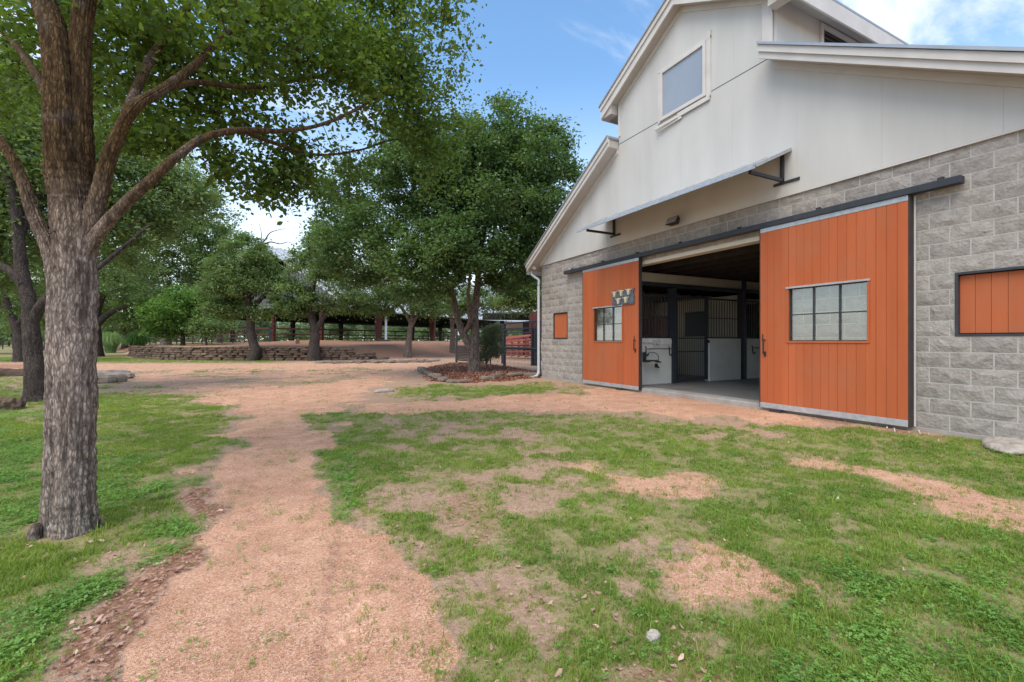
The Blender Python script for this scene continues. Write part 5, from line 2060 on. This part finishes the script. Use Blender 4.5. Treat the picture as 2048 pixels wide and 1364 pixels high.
# forked tree in the mulch bed
Z7 = 16.6
b7 = np.array((*P(948, Z7), gz_at(*P(948, Z7))))
limbs = [([b7 + np.array((0, 0, -0.15))] + L3(Z7, (949, 740), (949, 715), (949, 690), (950, 660), (950, 620), (955, 570), (960, 510), (972, 440), (985, 370), (1000, 300)), 0.23, 0.05),
         (L3(Z7, (946, 712), (938, 690), (924, 662), (914, 632), (908, 600), (898, 560), (880, 510), (850, 450), (830, 390), (820, 330)), 0.17, 0.045),
         (L3(Z7, (908, 600), (890, 575), (850, 560), (800, 550), (740, 520), (690, 500)), 0.08, 0.03),
         (L3(Z7, (930, 665), (940, 640, 16.2), (936, 600, 15.8), (940, 540, 15.2), (930, 470, 14.8)), 0.10, 0.03),
         (L3(Z7, (958, 540), (990, 500), (1030, 450), (1070, 390), (1090, 330)), 0.08, 0.03),
         (L3(Z7, (962, 500), (1000, 500), (1050, 510), (1100, 500)), 0.06, 0.02)]
crowns = [E(975, 400, Z7, 2.4, 3.1, 2.6, 1.0), E(1075, 375, Z7, 1.55, 2.3, 2.0, 0.9), E(1010, 280, Z7 + 0.5, 1.9, 1.35, 1.8, 0.7), E(860, 350, Z7, 2.2, 2.3, 2.3, 0.9), E(730, 490, Z7 - 0.3, 1.9, 1.5, 1.8, 0.9),
          E(840, 525, Z7 - 1.2, 1.7, 1.4, 1.4, 0.9), E(905, 505, Z7 - 2.0, 1.3, 1.0, 1.0, 0.7), E(1020, 545, Z7 + 0.6, 1.1, 0.95, 1.3, 0.5), E(1090, 470, Z7, 0.95, 1.2, 1.2, 0.5), E(700, 400, Z7 + 1, 1.5, 1.5, 1.5, 0.5)]
make_tree('shade_tree', 'dense dark green tree forking into two trunks in the red mulch bed', 'trees of the grove', b7, limbs, crowns, 1350, 120, 0.118, 'bark2', 'leaf7', 22,
          sigma=0.31, twig_r=0.009, smoothness=5, sides=20, rough=0.05, gap=0.27, flare=1.25, twig_from=0.5, droop=0.15, hollow=3.0)

# dark oak behind the near one
Zb = 9.8
b2 = np.array((*P(72, Zb), gz_at(*P(72, Zb))))
limbs = [([b2 + np.array((0, 0, -0.15))] + L3(Zb, (72, 780), (70, 740), (66, 700), (62, 650), (60, 610), (50, 570), (42, 530), (38, 470), (30, 400), (10, 330)), 0.19, 0.075),
         (L3(Zb, (66, 640), (84, 610), (106, 585), (150, 560), (190, 540, 10.2), (240, 500, 10.6), (300, 450, 11)), 0.115, 0.03),
         (L3(Zb, (50, 570), (20, 540), (-30, 520), (-90, 470)), 0.12, 0.04), (L3(Zb, (38, 470), (70, 400, 10.2), (120, 330, 10.8), (180, 270, 11.2)), 0.10, 0.03)]
crowns = [E(60, 330, 11, 2.2, 1.9, 2.2), E(210, 380, 11.5, 1.6, 1.5, 1.6), E(-60, 420, 10.5, 1.6, 1.5, 1.6), E(290, 430, 12, 1.1, 0.9, 1.2, 0.7), E(40, 180, 12, 1.8, 1.4, 1.8, 0.8), E(-40, 560, 10.6, 1.0, 0.55, 1.0, 0.5), E(200, 260, 12.5, 1.6, 1.2, 1.6, 0.8), E(370, 400, 13, 1.0, 0.8, 1.2, 0.6), E(100, 470, 11, 1.4, 0.9, 1.2, 0.6), E(-100, 250, 11, 1.8, 1.5, 1.8, 0.8), E(330, 360, 13, 1.3, 0.9, 1.2, 0.8), E(250, 520, 12, 1.0, 0.5, 1.0, 0.5)]
make_tree('oak_tree', 'dark-barked leaning oak standing behind the near oak', 'trees of the grove', b2, limbs, crowns, 1100, 80, 0.10, 'bark3', 'leafmid', 33,
          sigma=0.30, twig_r=0.010, smoothness=5, sides=18, rough=0.05, gap=0.42, flare=1.2, twig_from=0.5)


def mid_tree(px, Z, tr_px, limb_px, cr, label, r0, ncl, per, leaf, seed, bark='bark3', leafm='leafmid', name='oak_tree', sigma=None, gap=0.36, group='trees of the grove', droop=0.15, cat='tree', hollow=2.4):
    b = np.array((*P(px, Z), gz_at(*P(px, Z))))
    tr_ = [b + np.array((0, 0, -0.2))] + L3(Z, *tr_px)
    lm = [(tr_, r0, r0 * 0.45)] + [(L3(Z, *l), r0 * (0.6 if len(l) < 5 else 0.16), r0 * (0.2 if len(l) < 5 else 0.03)) for l in limb_px]
    k = Z / 910
    crs = [E(c[0], c[1], Z + (c[4] if len(c) > 4 else 0), c[2] * k, c[3] * k, max(c[2], c[3]) * k, 1.0) for c in cr]
    return make_tree(name, label, group, b, lm, crs, ncl, per, leaf, bark, leafm, seed, sigma=sigma or 10 * k, twig_r=0.014, smoothness=4, sides=12, rough=0.05, gap=gap, flare=1.25,
                     twig_from=0.4, droop=droop, cat=cat, hollow=hollow, gscale=0.55)


mid_tree(40, 28.5, [(38, 700), (36, 672), (30, 650), (20, 625), (12, 600), (8, 570)], [[(30, 650), (42, 640), (60, 610), (70, 570)], [(20, 625), (0, 610), (-30, 590)]],
         [(0, 560, 95, 70), (60, 520, 80, 70), (-60, 600, 60, 40)], 'slim dark tree leaning left at the left edge of the lawn', 0.30, 200, 70, 0.15, 41)
mid_tree(192, 38, [(192, 690), (192, 665), (192, 645), (196, 620), (205, 590)], [[(192, 650), (215, 630), (245, 615), (290, 605)], [(192, 645), (165, 620), (140, 590)]],
         [(150, 560, 90, 70), (240, 550, 85, 75), (200, 490, 90, 60), (290, 590, 50, 28)], 'round-crowned dark tree with straight trunk right behind the near oak', 0.52, 330, 80, 0.17, 42)
mid_tree(505, 30.0, [(511, 705), (508, 690), (503, 672), (501, 650), (500, 620), (496, 585), (490, 555), (485, 530)], [[(500, 620), (520, 600), (545, 575)], [(498, 600), (470, 580), (445, 560)], [(486, 540), (494, 510), (518, 495), (523, 470), (519, 448)], [(519, 492), (530, 480), (540, 466), (556, 460), (572, 457)], [(519, 494), (540, 484), (560, 488), (575, 484), (588, 487)]],
         [(490, 550, 72, 62), (450, 575, 50, 45), (540, 575, 38, 40), (488, 505, 45, 40), (452, 618, 42, 22), (540, 615, 42, 24)], 'leafy tree with the red birdhouse before the retaining wall', 0.37, 420, 75, 0.15, 43, 'bark3')
mid_tree(627, 30.2, [(628, 705), (628, 690), (630, 670), (628, 650), (622, 630), (612, 605)], [[(629, 668), (640, 645), (655, 625), (672, 600)], [(628, 655), (622, 635), (625, 600), (630, 560)]],
         [(620, 575, 72, 50), (665, 540, 58, 62), (590, 600, 50, 30), (615, 530, 42, 45), (650, 500, 50, 40), (572, 622, 46, 20), (685, 605, 46, 26), (640, 470, 40, 30)], 'leafy tree with bent trunk at the right end of the retaining wall', 0.40, 460, 75, 0.15, 44, 'bark3')
mid_tree(815, 34.5, [(816, 695), (818, 680), (820, 660), (823, 640), (828, 615)], [[(821, 655), (838, 625), (860, 600)], [(822, 645), (806, 620), (790, 600)]],
         [(825, 590, 62, 45), (870, 600, 42, 35), (780, 600, 42, 30), (745, 595, 48, 36), (700, 605, 40, 26), (760, 622, 40, 14), (870, 622, 44, 16)], 'slender tree growing on the dirt bank before the arena', 0.30, 380, 70, 0.16, 45, 'bark2')
mid_tree(366, 37, [(366, 684), (366, 668), (366, 650), (366, 625)], [[(366, 665), (385, 645), (400, 630)], [(366, 660), (345, 640), (330, 625)]],
         [(355, 625, 62, 40), (385, 600, 45, 35), (330, 655, 40, 22), (405, 640, 35, 28)], 'bright green bushy tree at the left of the terrace', 0.20, 300, 75, 0.20, 46, 'bark3', 'leafbright', 'bushy_tree')
mid_tree(413, 35, [(413, 688), (412, 678), (414, 668), (420, 655)], [[(412, 680), (404, 668), (396, 655)], [(413, 674), (430, 662), (452, 645)]],
         [(415, 655, 26, 18), (395, 650, 18, 15), (440, 650, 22, 14)], 'small crooked sapling behind the stone wall', 0.10, 60, 55, 0.16, 47, 'bark3', 'leafmid', 'sapling', gap=0.3)
mid_tree(332, 52, [(333, 670), (334, 640), (336, 600), (340, 560)], [[(334, 640), (360, 600), (385, 560)], [(335, 620), (310, 580), (290, 550)]],
         [(340, 480, 110, 95), (400, 440, 75, 85), (290, 530, 90, 70), (430, 540, 55, 60), (370, 370, 75, 65), (270, 420, 80, 70), (420, 500, 60, 60)], 'tall loose tree rising behind the bright green one', 0.5, 620, 80, 0.28, 48, 'bark2', 'leafmid', gap=0.34)
mid_tree(905, 39, [(905, 680), (905, 660), (903, 640), (900, 610)], [[(904, 650), (925, 625), (950, 610)]],
         [(900, 610, 50, 30), (960, 600, 55, 35), (1010, 590, 55, 45), (1045, 570, 40, 50)], 'low green tree behind the forked tree by the arena', 0.26, 300, 70, 0.18, 49, 'bark2', 'leafmid')
mid_tree(1090, 30, [(1090, 690), (1088, 650), (1082, 610), (1072, 575)], [[(1084, 620), (1050, 600), (1030, 585)]],
         [(1040, 570, 40, 42), (1075, 555, 45, 60), (1020, 600, 36, 22), (1060, 610, 30, 18)], 'pale green tree beside the far corner of the barn', 0.26, 240, 75, 0.16, 50, 'bark2', 'leafmid')

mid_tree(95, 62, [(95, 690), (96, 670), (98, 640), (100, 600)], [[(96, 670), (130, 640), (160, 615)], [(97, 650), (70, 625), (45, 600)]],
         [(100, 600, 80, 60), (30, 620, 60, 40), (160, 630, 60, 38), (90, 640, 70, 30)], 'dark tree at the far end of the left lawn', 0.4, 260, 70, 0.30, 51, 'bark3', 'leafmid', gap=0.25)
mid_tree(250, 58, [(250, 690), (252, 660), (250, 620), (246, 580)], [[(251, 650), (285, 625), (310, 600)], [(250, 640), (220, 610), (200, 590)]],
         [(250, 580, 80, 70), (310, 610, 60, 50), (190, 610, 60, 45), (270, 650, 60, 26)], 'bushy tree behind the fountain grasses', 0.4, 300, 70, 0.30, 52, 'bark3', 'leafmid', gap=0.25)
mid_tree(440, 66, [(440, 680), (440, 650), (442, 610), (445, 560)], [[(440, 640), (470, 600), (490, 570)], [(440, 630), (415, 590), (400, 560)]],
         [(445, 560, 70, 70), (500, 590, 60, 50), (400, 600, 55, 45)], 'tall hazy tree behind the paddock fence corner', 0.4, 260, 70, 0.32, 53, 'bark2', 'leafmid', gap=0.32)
mid_tree(-70, 44, [(-70, 690), (-68, 660), (-64, 620), (-60, 560)], [[(-67, 640), (-30, 600), (0, 570)], [(-66, 630), (-100, 590), (-130, 560)]],
         [(-60, 540, 100, 90), (20, 590, 60, 45), (-140, 580, 80, 70)], 'broad dark tree cut by the left picture edge', 0.5, 300, 70, 0.24, 54, 'bark3', 'leafmid', gap=0.25)

# shrub by the pipe fence
Zs = 19.0
x, y = P(975, Zs)
bz = gz_at(x, y)
lm = [([np.array((x, y, bz - 0.1))] + L3(Zs, (972, 715), (972, 690), (975, 665)), 0.04, 0.015)]
for dx_ in (-14, 10, 24, -6):
    lm.append((L3(Zs, (973, 728), (973 + dx_ * 0.4, 705), (974 + dx_, 680), (976 + dx_ * 1.3, 655)), 0.03, 0.01))
k = Zs / 910
make_tree('shrub', 'grey-green wispy shrub between the forked tree and the pipe fence', None, (x, y, bz), lm,
          [E(975, 690, Zs, 26 * k, 34 * k, 24 * k), E(986, 662, Zs, 22 * k, 20 * k, 20 * k), E(966, 716, Zs, 14 * k, 18 * k, 14 * k), E(993, 692, Zs, 20 * k, 26 * k, 18 * k)], 200, 36, 0.10, 'bark2', 'leafgrey', 61,
          sigma=0.10, twig_r=0.006, broad=0.25, gap=0.2, droop=-0.35, cat='shrub', flat=1.0, twig_from=0.2)


# fountain grasses and low shrubs on the lawn
def fountain(px, Z, w_, h_, label, seed, n=900, m='fountain'):
    rng = np.random.default_rng(seed)
    x, y = P(px, Z)
    z = gz_at(x, y)
    a = rng.random(n) * 6.283
    rr0 = np.sqrt(rng.random(n)) * w_ * 0.25
    reach = w_ * (0.25 + 0.75 * rng.random(n)) * 0.8
    hg = h_ * rng.uniform(0.6, 1.0, n)
    t = np.linspace(0, 1, 5)[None, :]
    rd = rr0[:, None] + reach[:, None] * t ** 1.3
    hg = hg * (1.25 - 0.6 * (reach / w_))
    zz = hg[:, None] * np.sin(math.pi * t * (0.55 + 0.30 * (reach / w_))[:, None])
    X = np.cos(a)[:, None] * rd
    Y = np.sin(a)[:, None] * rd
    sx, sy = -np.sin(a)[:, None], np.cos(a)[:, None]
    wd_ = 0.030 * (1 - t * 0.9)
    A_ = np.stack((X - sx * wd_, Y - sy * wd_, zz), -1)
    B_ = np.stack((X + sx * wd_, Y + sy * wd_, zz), -1)
    v = np.stack((A_, B_), 2).reshape(-1, 3)
    b = (np.arange(n) * 10)[:, None] + (np.arange(4) * 2)[None, :]
    q = np.stack((b, b + 1, b + 3, b + 2), -1).reshape(-1, 4)
    o = put('fountain_grass', raw_mesh('fountain_grass', v, q, None, M[m], False, {'rnd': np.repeat(rng.random(n), 10)}), None, (x, y, z))
    tag(o, label, 'ornamental grass', 'fountain grasses at the end of the stone wall')


fountain(222, 50, 1.7, 2.2, 'larger pale fountain grass clump, left of the pair', 71, 1200)
fountain(275, 42, 1.5, 1.8, 'darker fountain grass clump against the stone wall end', 72, 1200, 'leafbright')

# far trees beyond the lawn and the arena: three grown, the rest copied
FG = 'trees at the far side of the fields'
protos = []
for k, (lab, seed) in enumerate((('broad tree', 81), ('tall loose tree', 82), ('low spreading tree', 83))):
    rng = np.random.default_rng(seed)
    hgt = (10.5, 13.0, 8.5)[k]
    wd_ = (4.8, 4.0, 5.2)[k]
    b = np.array((0.0, 0.0, 0.0))
    lm = [([np.array((0, 0, -0.3)), np.array((0.05, 0, hgt * 0.2)), np.array((0.1, 0.1, hgt * 0.45)), np.array((0, 0.2, hgt * 0.75))], 0.26, 0.07)]
    for q in range(4):
        a = q * 1.7 + k
        lm.append(([np.array((0.05, 0, hgt * 0.25)), np.array((math.cos(a) * wd_ * 0.3, math.sin(a) * wd_ * 0.3, hgt * 0.42)), np.array((math.cos(a) * wd_ * 0.6, math.sin(a) * wd_ * 0.6, hgt * 0.6))], 0.12, 0.04))
    crs = [((0, 0, hgt * 0.55), (wd_ * 0.85, wd_ * 0.85, hgt * 0.42), 1.0)]
    for q in range(4):
        a = q * 1.57 + 0.6 * k
        crs.append(((math.cos(a) * wd_ * 0.6, math.sin(a) * wd_ * 0.6, hgt * rng.uniform(0.26, 0.55)), (wd_ * 0.5, wd_ * 0.5, hgt * 0.22), 1.0))
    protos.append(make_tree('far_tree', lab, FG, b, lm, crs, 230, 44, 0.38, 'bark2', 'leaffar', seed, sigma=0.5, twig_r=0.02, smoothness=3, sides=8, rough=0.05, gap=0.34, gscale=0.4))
spots = []
r = random.Random(5)
for px_ in range(-160, 330, 58):
    spots.append((px_ + r.uniform(-14, 14), r.uniform(78, 120), r.uniform(0.8, 1.25)))
for px_ in range(345, 1110, 58):
    spots.append((px_ + r.uniform(-10, 10), r.uniform(112, 150), r.uniform(0.75, 1.1)))
spots.sort(key=lambda q: q[1])
words_k = ['broad-crowned tree', 'tall loose tree', 'low spreading tree']
for n_, (px_, Z, s) in enumerate(spots):
    k = n_ % 3
    x, y = P(px_, Z)
    if n_ < 3:
        o = protos[k]
    else:
        o = protos[k].copy()
        COL.objects.link(o)
        for ch in protos[k].children:
            c = ch.copy()
            COL.objects.link(c)
            c.parent = o
    o.location = (x, y, gz_at(x, y) - 0.1)
    o.rotation_euler = (0, 0, r.uniform(0, 6.3))
    o.scale = (s, s, s * r.uniform(0.9, 1.1))
    where = 'beyond the lawn at the far left' if px_ < 330 else ('seen under the arena roof' if px_ < 930 else 'behind the pipe fence')
    o['label'] = f'pale green {words_k[k]} in the distance, {where}'
# one far-off wood closing the view
rng = np.random.default_rng(404)
n_ = 3800
lat_a = rng.uniform(-1.35, 0.35, n_)
Zw = rng.uniform(150, 200, n_)
wx_, wy_ = Zw * (lat_a * CS + SN), Zw * (CS - lat_a * SN)
topw = 7 + 7 * fbm(lat_a * 22, lat_a * 0 + 4, 9, 3)
cw = np.stack((wx_, wy_, 0.2 + topw * rng.random(n_) ** 1.25), -1)
pw_ = np.repeat(cw, 26, axis=0) + rng.normal(size=(n_ * 26, 3)) * np.array((1.5, 1.5, 0.9))
pw_[:, 2] = np.maximum(pw_[:, 2] + height(pw_[:, 0], pw_[:, 1]), 0.3)
v, f, kk = leaf_arrays(pw_, 1.0 * rng.uniform(0.6, 1.2, len(pw_)), rng, 0.1, 0.7)
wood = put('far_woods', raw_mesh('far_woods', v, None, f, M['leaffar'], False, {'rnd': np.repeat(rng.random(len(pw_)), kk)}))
tag(wood, 'pale green far-off wood closing the view behind the fields', kind='stuff')
# far wooden field fence on the left
ff = empty('field_fence', (*P(40, 74), 0), 'faint grey wire fence at the far side of the left lawn', 'fence')
fa_, fb_ = np.array(P(-160, 70)), np.array(P(330, 76))
for k in range(26):
    p = fa_ + (fb_ - fa_) * k / 25
    MB().box(p[0] - 0.06, p[0] + 0.06, p[1] - 0.06, p[1] + 0.06, -0.2, 1.55).build('post', M['rust'], ff)
for zz in (0.4, 0.8, 1.2, 1.5):
    MB().bar((*fa_, zz), (*fb_, zz), 0.02).build('wire', M['rust'], ff)

# ------------------------------------------------------------------ ground cover
M['blade'] = leaf_mat('grass_blade', (0.105, 0.195, 0.026), (0.37, 0.47, 0.085), 0.44, 0.55, 1.6)
M['clover'] = leaf_mat('clover_leaf', (0.10, 0.22, 0.04), (0.27, 0.46, 0.09), 0.38, 0.5, 1.6)
M['deadleaf'] = leaf_mat('dead_leaf', (0.20, 0.09, 0.055), (0.72, 0.50, 0.38), 0.1, 0.7, 6, (1, 0.8, 0.6))
M['chip'] = leaf_mat('mulch_chip', (0.17, 0.07, 0.045), (0.42, 0.21, 0.14), 0.0, 0.9, 5, (1, 1, 1))
M['pebble'] = mat('path_pebble', (0.62, 0.37, 0.26), (0.38, 0.20, 0.13), 60, 0.9, island=0.3)


def tuft(seed, n, hmin, hmax, spread, wd_, lean=0.5, m='blade'):
    rng = np.random.default_rng(seed)
    a = rng.random(n) * 6.283
    r0 = np.sqrt(rng.random(n)) * spread
    a0 = rng.random(n) * 6.283
    hg = rng.uniform(hmin, hmax, n)
    rc = hg * rng.uniform(0.15, 1.0, n) * lean
    t = np.array((0, 0.5, 1.0))[None, :]
    X = (np.cos(a0) * r0)[:, None] + np.cos(a)[:, None] * rc[:, None] * t ** 1.7
    Y = (np.sin(a0) * r0)[:, None] + np.sin(a)[:, None] * rc[:, None] * t ** 1.7
    Zz = hg[:, None] * (t - 0.15 * t * t) - 0.006
    sx, sy = -np.sin(a)[:, None], np.cos(a)[:, None]
    w_ = wd_ * np.array((0.8, 1.0, 0.1))[None, :] * rng.uniform(0.7, 1.3, n)[:, None]
    v = np.stack((np.stack((X - sx * w_, Y - sy * w_, Zz), -1), np.stack((X + sx * w_, Y + sy * w_, Zz), -1)), 2).reshape(-1, 3)
    b = (np.arange(n) * 6)[:, None] + (np.arange(2) * 2)[None, :]
    q = np.stack((b, b + 1, b + 3, b + 2), -1).reshape(-1, 4)
    rn = np.repeat(rng.random(n) * 0.8 + rng.random() * 0.2, 6)
    return raw_mesh('tuft', v, q, None, M[m], False, {'rnd': rn})


def clover(seed, n, spread, h, ls, m='clover'):
    rng = np.random.default_rng(seed)
    vs, ts, rn = [], [], []
    for k in range(n):
        a = rng.random() * 6.283
        r0 = math.sqrt(rng.random()) * spread
        c = np.array((math.cos(a) * r0, math.sin(a) * r0, h * rng.uniform(0.4, 1.0)))
        ph = rng.random() * 6.283
        tilt = rng.normal(size=2) * 0.25
        q = rng.random()
        for w3_ in range(3):
            b = ph + w3_ * 2.094
            d = np.array((math.cos(b), math.sin(b), 0.12))
            s = np.array((-math.sin(b), math.cos(b), 0))
            L_ = ls * rng.uniform(0.75, 1.2)
            pts_ = [c, c + d * L_ * 0.6 - s * L_ * 0.42, c + d * L_, c + d * L_ * 0.6 + s * L_ * 0.42]
            for p in pts_:
                p = p.copy()
                p[2] += (p[0] - c[0]) * tilt[0] + (p[1] - c[1]) * tilt[1]
                vs.append(p)
                rn.append(q * 0.7 + 0.3 * rng.random())
            o_ = len(vs) - 4
            ts.append((o_, o_ + 1, o_ + 2, o_ + 3))
    return raw_mesh('clover', np.array(vs), np.array(ts), None, M[m], False, {'rnd': np.array(rn)})


def flake(seed, L_, w_, m):
    rng = np.random.default_rng(seed)
    v, q, kk = leaf_arrays(np.zeros((1, 3)), np.array([L_]), rng, 0, w_, True)
    v = np.array([[0, 0, 0.002], [L_ * .35, -L_ * w_ * .45, .006], [L_ * .7, -L_ * w_ * .4, .004], [L_, 0, 0.008], [L_ * .7, L_ * w_ * .4, .010], [L_ * .35, L_ * w_ * .45, .003]])
    v[:, 2] += rng.uniform(0, 0.008, 6)
    return raw_mesh('flake', v, [[0, 3, 2, 1], [0, 5, 4, 3]], None, M[m], False, {'rnd': np.full(6, rng.random())})


def chip(seed, s):
    rng = np.random.default_rng(seed)
    v = np.array([[x, y, z] for z in (-.3, .5) for y in (-.5, .5) for x in (-.5, .5)]) * s * np.array((1, rng.uniform(.6, 1), rng.uniform(.4, .8)))
    v += rng.normal(size=v.shape) * s * 0.12
    return raw_mesh('pebble', v, [[0, 2, 3, 1], [4, 5, 7, 6], [0, 1, 5, 4], [1, 3, 7, 5], [3, 2, 6, 7], [2, 0, 4, 6]], None, M['pebble'], False)


def source(name, meshes):
    c = bpy.data.collections.new(name)
    for k, me in enumerate(meshes):
        o = bpy.data.objects.new(f'{name}_piece', me)
        c.objects.link(o)
    return c


def scatter(name, label, pts_, rot, scl, idx, coll):
    me = bpy.data.meshes.new(name)
    me.vertices.add(len(pts_))
    me.vertices.foreach_set('co', np.asarray(pts_, np.float32).ravel())
    a = me.attributes.new('rot', 'FLOAT_VECTOR', 'POINT')
    a.data.foreach_set('vector', np.asarray(rot, np.float32).ravel())
    a = me.attributes.new('scl', 'FLOAT', 'POINT')
    a.data.foreach_set('value', np.asarray(scl, np.float32))
    a = me.attributes.new('idx', 'INT', 'POINT')
    a.data.foreach_set('value', np.asarray(idx, np.int32))
    o = put(name, me)
    tag(o, label, kind='stuff')
    ng = bpy.data.node_groups.new(name, 'GeometryNodeTree')
    ng.interface.new_socket('Geometry', in_out='INPUT', socket_type='NodeSocketGeometry')
    ng.interface.new_socket('Geometry', in_out='OUTPUT', socket_type='NodeSocketGeometry')
    n, L = ng.nodes.new, ng.links.new
    gi, go = n('NodeGroupInput'), n('NodeGroupOutput')
    ci = n('GeometryNodeCollectionInfo')
    ci.inputs['Collection'].default_value = coll
    ci.inputs['Separate Children'].default_value = True
    ci.inputs['Reset Children'].default_value = True

    def attr(nm, ty):
        k = n('GeometryNodeInputNamedAttribute')
        k.data_type = ty
        k.inputs['Name'].default_value = nm
        return k.outputs[0]

    ip = n('GeometryNodeInstanceOnPoints')
    ip.inputs['Pick Instance'].default_value = True
    L(gi.outputs[0], ip.inputs['Points'])
    L(ci.outputs[0], ip.inputs['Instance'])
    L(attr('idx', 'INT'), ip.inputs['Instance Index'])
    er = n('FunctionNodeEulerToRotation')
    L(attr('rot', 'FLOAT_VECTOR'), er.inputs[0])
    L(er.outputs[0], ip.inputs['Rotation'])
    L(attr('scl', 'FLOAT'), ip.inputs['Scale'])
    L(ip.outputs[0], go.inputs[0])
    md_ = o.modifiers.new('scatter', 'NODES')
    md_.node_group = ng
    return o


def sample(n, zmin, zmax, power, rng, half=1.25):
    """places before and beside the camera, thinning with distance"""
    u = rng.random(n)
    e = 2 - power
    Z = (zmin ** e + u * (zmax ** e - zmin ** e)) ** (1 / e)
    lat = (rng.random(n) * 2 - 1) * half * Z
    x = lat * CS + Z * SN
    y = Z * CS - lat * SN
    ok = ~((x > FX - 0.10) & (y < 12.9)) & (np.hypot(x - b_oak[0], y - b_oak[1]) > 0.2)
    return x[ok], y[ok], Z[ok]


b_oak = P(138, Zt)
rng = np.random.default_rng(99)


def sm_hash(x, y):
    return fbm(x * 0.8 + 3, y * 0.8, 77, 3)


# grass
x, y, Z = sample(420000, 1.25, 36, 1.3, rng)
d_, g_, l_, m_ = masks(x, y)
tuf = fbm(x * 5.5, y * 5.5, 91, 2)
prob = np.clip(g_ + 0.05, 0, 1) * (0.22 + 0.85 * sstep(0.38, 0.68, tuf + 0.25 * (g_ - 0.6))) + 0.022 * d_ * sstep(0.60, 0.72, fbm(x * 2.2, y * 2.2, 14, 3)) * 6
keep = rng.random(len(x)) < prob * 0.95
x, y, Z, tuf, g_, l_ = x[keep], y[keep], Z[keep], tuf[keep], g_[keep], l_[keep]
az = (x * CS - y * SN) / Z
cz = sm_hash(x, y)
weedy = np.where(az < -0.35, 0.5, 0.07) * (Z < 9) + 0.08 * (Z >= 9)
weedy = np.where((az > 0.6) & (Z < 2.6), 0.22, weedy)
isw = rng.random(len(x)) < weedy * sstep(0.42, 0.6, cz) * 1.6
kinds_ = rng.integers(0, 5, len(x))
tall = (rng.random(len(x)) < 0.03) & (fbm(x * 1.1, y * 1.1, 64, 2) > 0.5)
kinds_ = np.where(tall, 5, kinds_)
zz = height(x, y)
rot = np.stack((rng.normal(size=len(x)) * 0.1, rng.normal(size=len(x)) * 0.1, rng.random(len(x)) * 6.283), -1)
scl = rng.uniform(0.35, 0.9, len(x)) * (0.62 + 0.38 * g_) * np.clip(0.85 + Z * 0.03, 0.9, 1.6)
gcoll = source('grass_tuft', [tuft(1, 13, .025, .065, .045, .0022, 0.9), tuft(2, 15, .03, .075, .05, .0022, 0.8), tuft(3, 11, .02, .05, .05, .0025, 1.2), tuft(4, 14, .035, .085, .04, .0022, 0.7),
                              tuft(5, 12, .02, .045, .06, .0025, 1.4), tuft(6, 10, .06, .15, .035, .0026, 0.6)])
mk = ~isw
scatter('grass', 'short patchy green grass growing over the yard', np.stack((x, y, zz), -1)[mk], rot[mk], scl[mk], kinds_[mk], gcoll)
ccoll = source('clover_patch', [clover(11, 9, .06, .04, .015), clover(12, 8, .055, .05, .019), clover(13, 11, .07, .03, .012)])
scatter('weeds', 'low broad-leaved green weeds among the grass', np.stack((x, y, zz), -1)[isw], rot[isw], scl[isw] * 1.05, rng.integers(0, 3, isw.sum()), ccoll)

# fallen leaves in the bare places
x, y, Z = sample(90000, 1.25, 20, 1.4, rng)
d_, g_, l_, m_ = masks(x, y)
keep = rng.random(len(x)) < (l_ * np.where((x * CS - y * SN) / Z < -0.4, 0.6, 0.35) + 0.012 + 0.025 * g_) * (1 - 0.9 * d_) * 0.6
x, y = x[keep], y[keep]
rot = np.stack((rng.normal(size=len(x)) * 0.14, rng.normal(size=len(x)) * 0.14, rng.random(len(x)) * 6.283), -1)
lcoll = source('dead_leaf', [flake(k, 0.030, 0.45, 'deadleaf') for k in range(6)])
scatter('fallen_leaves', 'dry brown oak leaves lying on the soil', np.stack((x, y, height(x, y) + 0.004), -1), rot, rng.uniform(0.4, 1.4, len(x)), rng.integers(0, 6, len(x)), lcoll)
# bark mulch under the forked tree
x, y, Z = sample(90000, 12, 24, 1.0, rng, 0.35)
d_, g_, l_, m_ = masks(x, y)
keep = rng.random(len(x)) < m_ * 0.9
x, y = x[keep], y[keep]
rot = np.stack((rng.normal(size=len(x)) * 0.4, rng.normal(size=len(x)) * 0.4, rng.random(len(x)) * 6.283), -1)
mcoll = source('mulch_chip', [flake(20 + k, 0.09, 0.4, 'chip') for k in range(6)])
scatter('bark_mulch', 'red bark mulch spread round the forked tree', np.stack((x, y, height(x, y) + 0.008), -1), rot, rng.uniform(0.5, 1.2, len(x)), rng.integers(0, 6, len(x)), mcoll)
# coarse grit on the drive
x, y, Z = sample(90000, 1.2, 14, 1.55, rng)
d_, g_, l_, m_ = masks(x, y)
keep = rng.random(len(x)) < d_ * (0.35 + 0.6 * sstep(0.4, 0.6, fbm(x * 1.5, y * 1.5, 52, 3)))
x, y, Z = x[keep], y[keep], Z[keep]
rot = rng.random((len(x), 3)) * 6.283
pcoll = source('grit_piece', [chip(k, 0.008) for k in range(6)])
scatter('grit', 'coarse pink granite grit on the drive', np.stack((x, y, height(x, y) + 0.001), -1), rot, rng.uniform(0.4, 1.1, len(x)) ** 1.5 * np.clip(0.7 + Z * 0.05, 0.7, 1.4), rng.integers(0, 6, len(x)), pcoll)
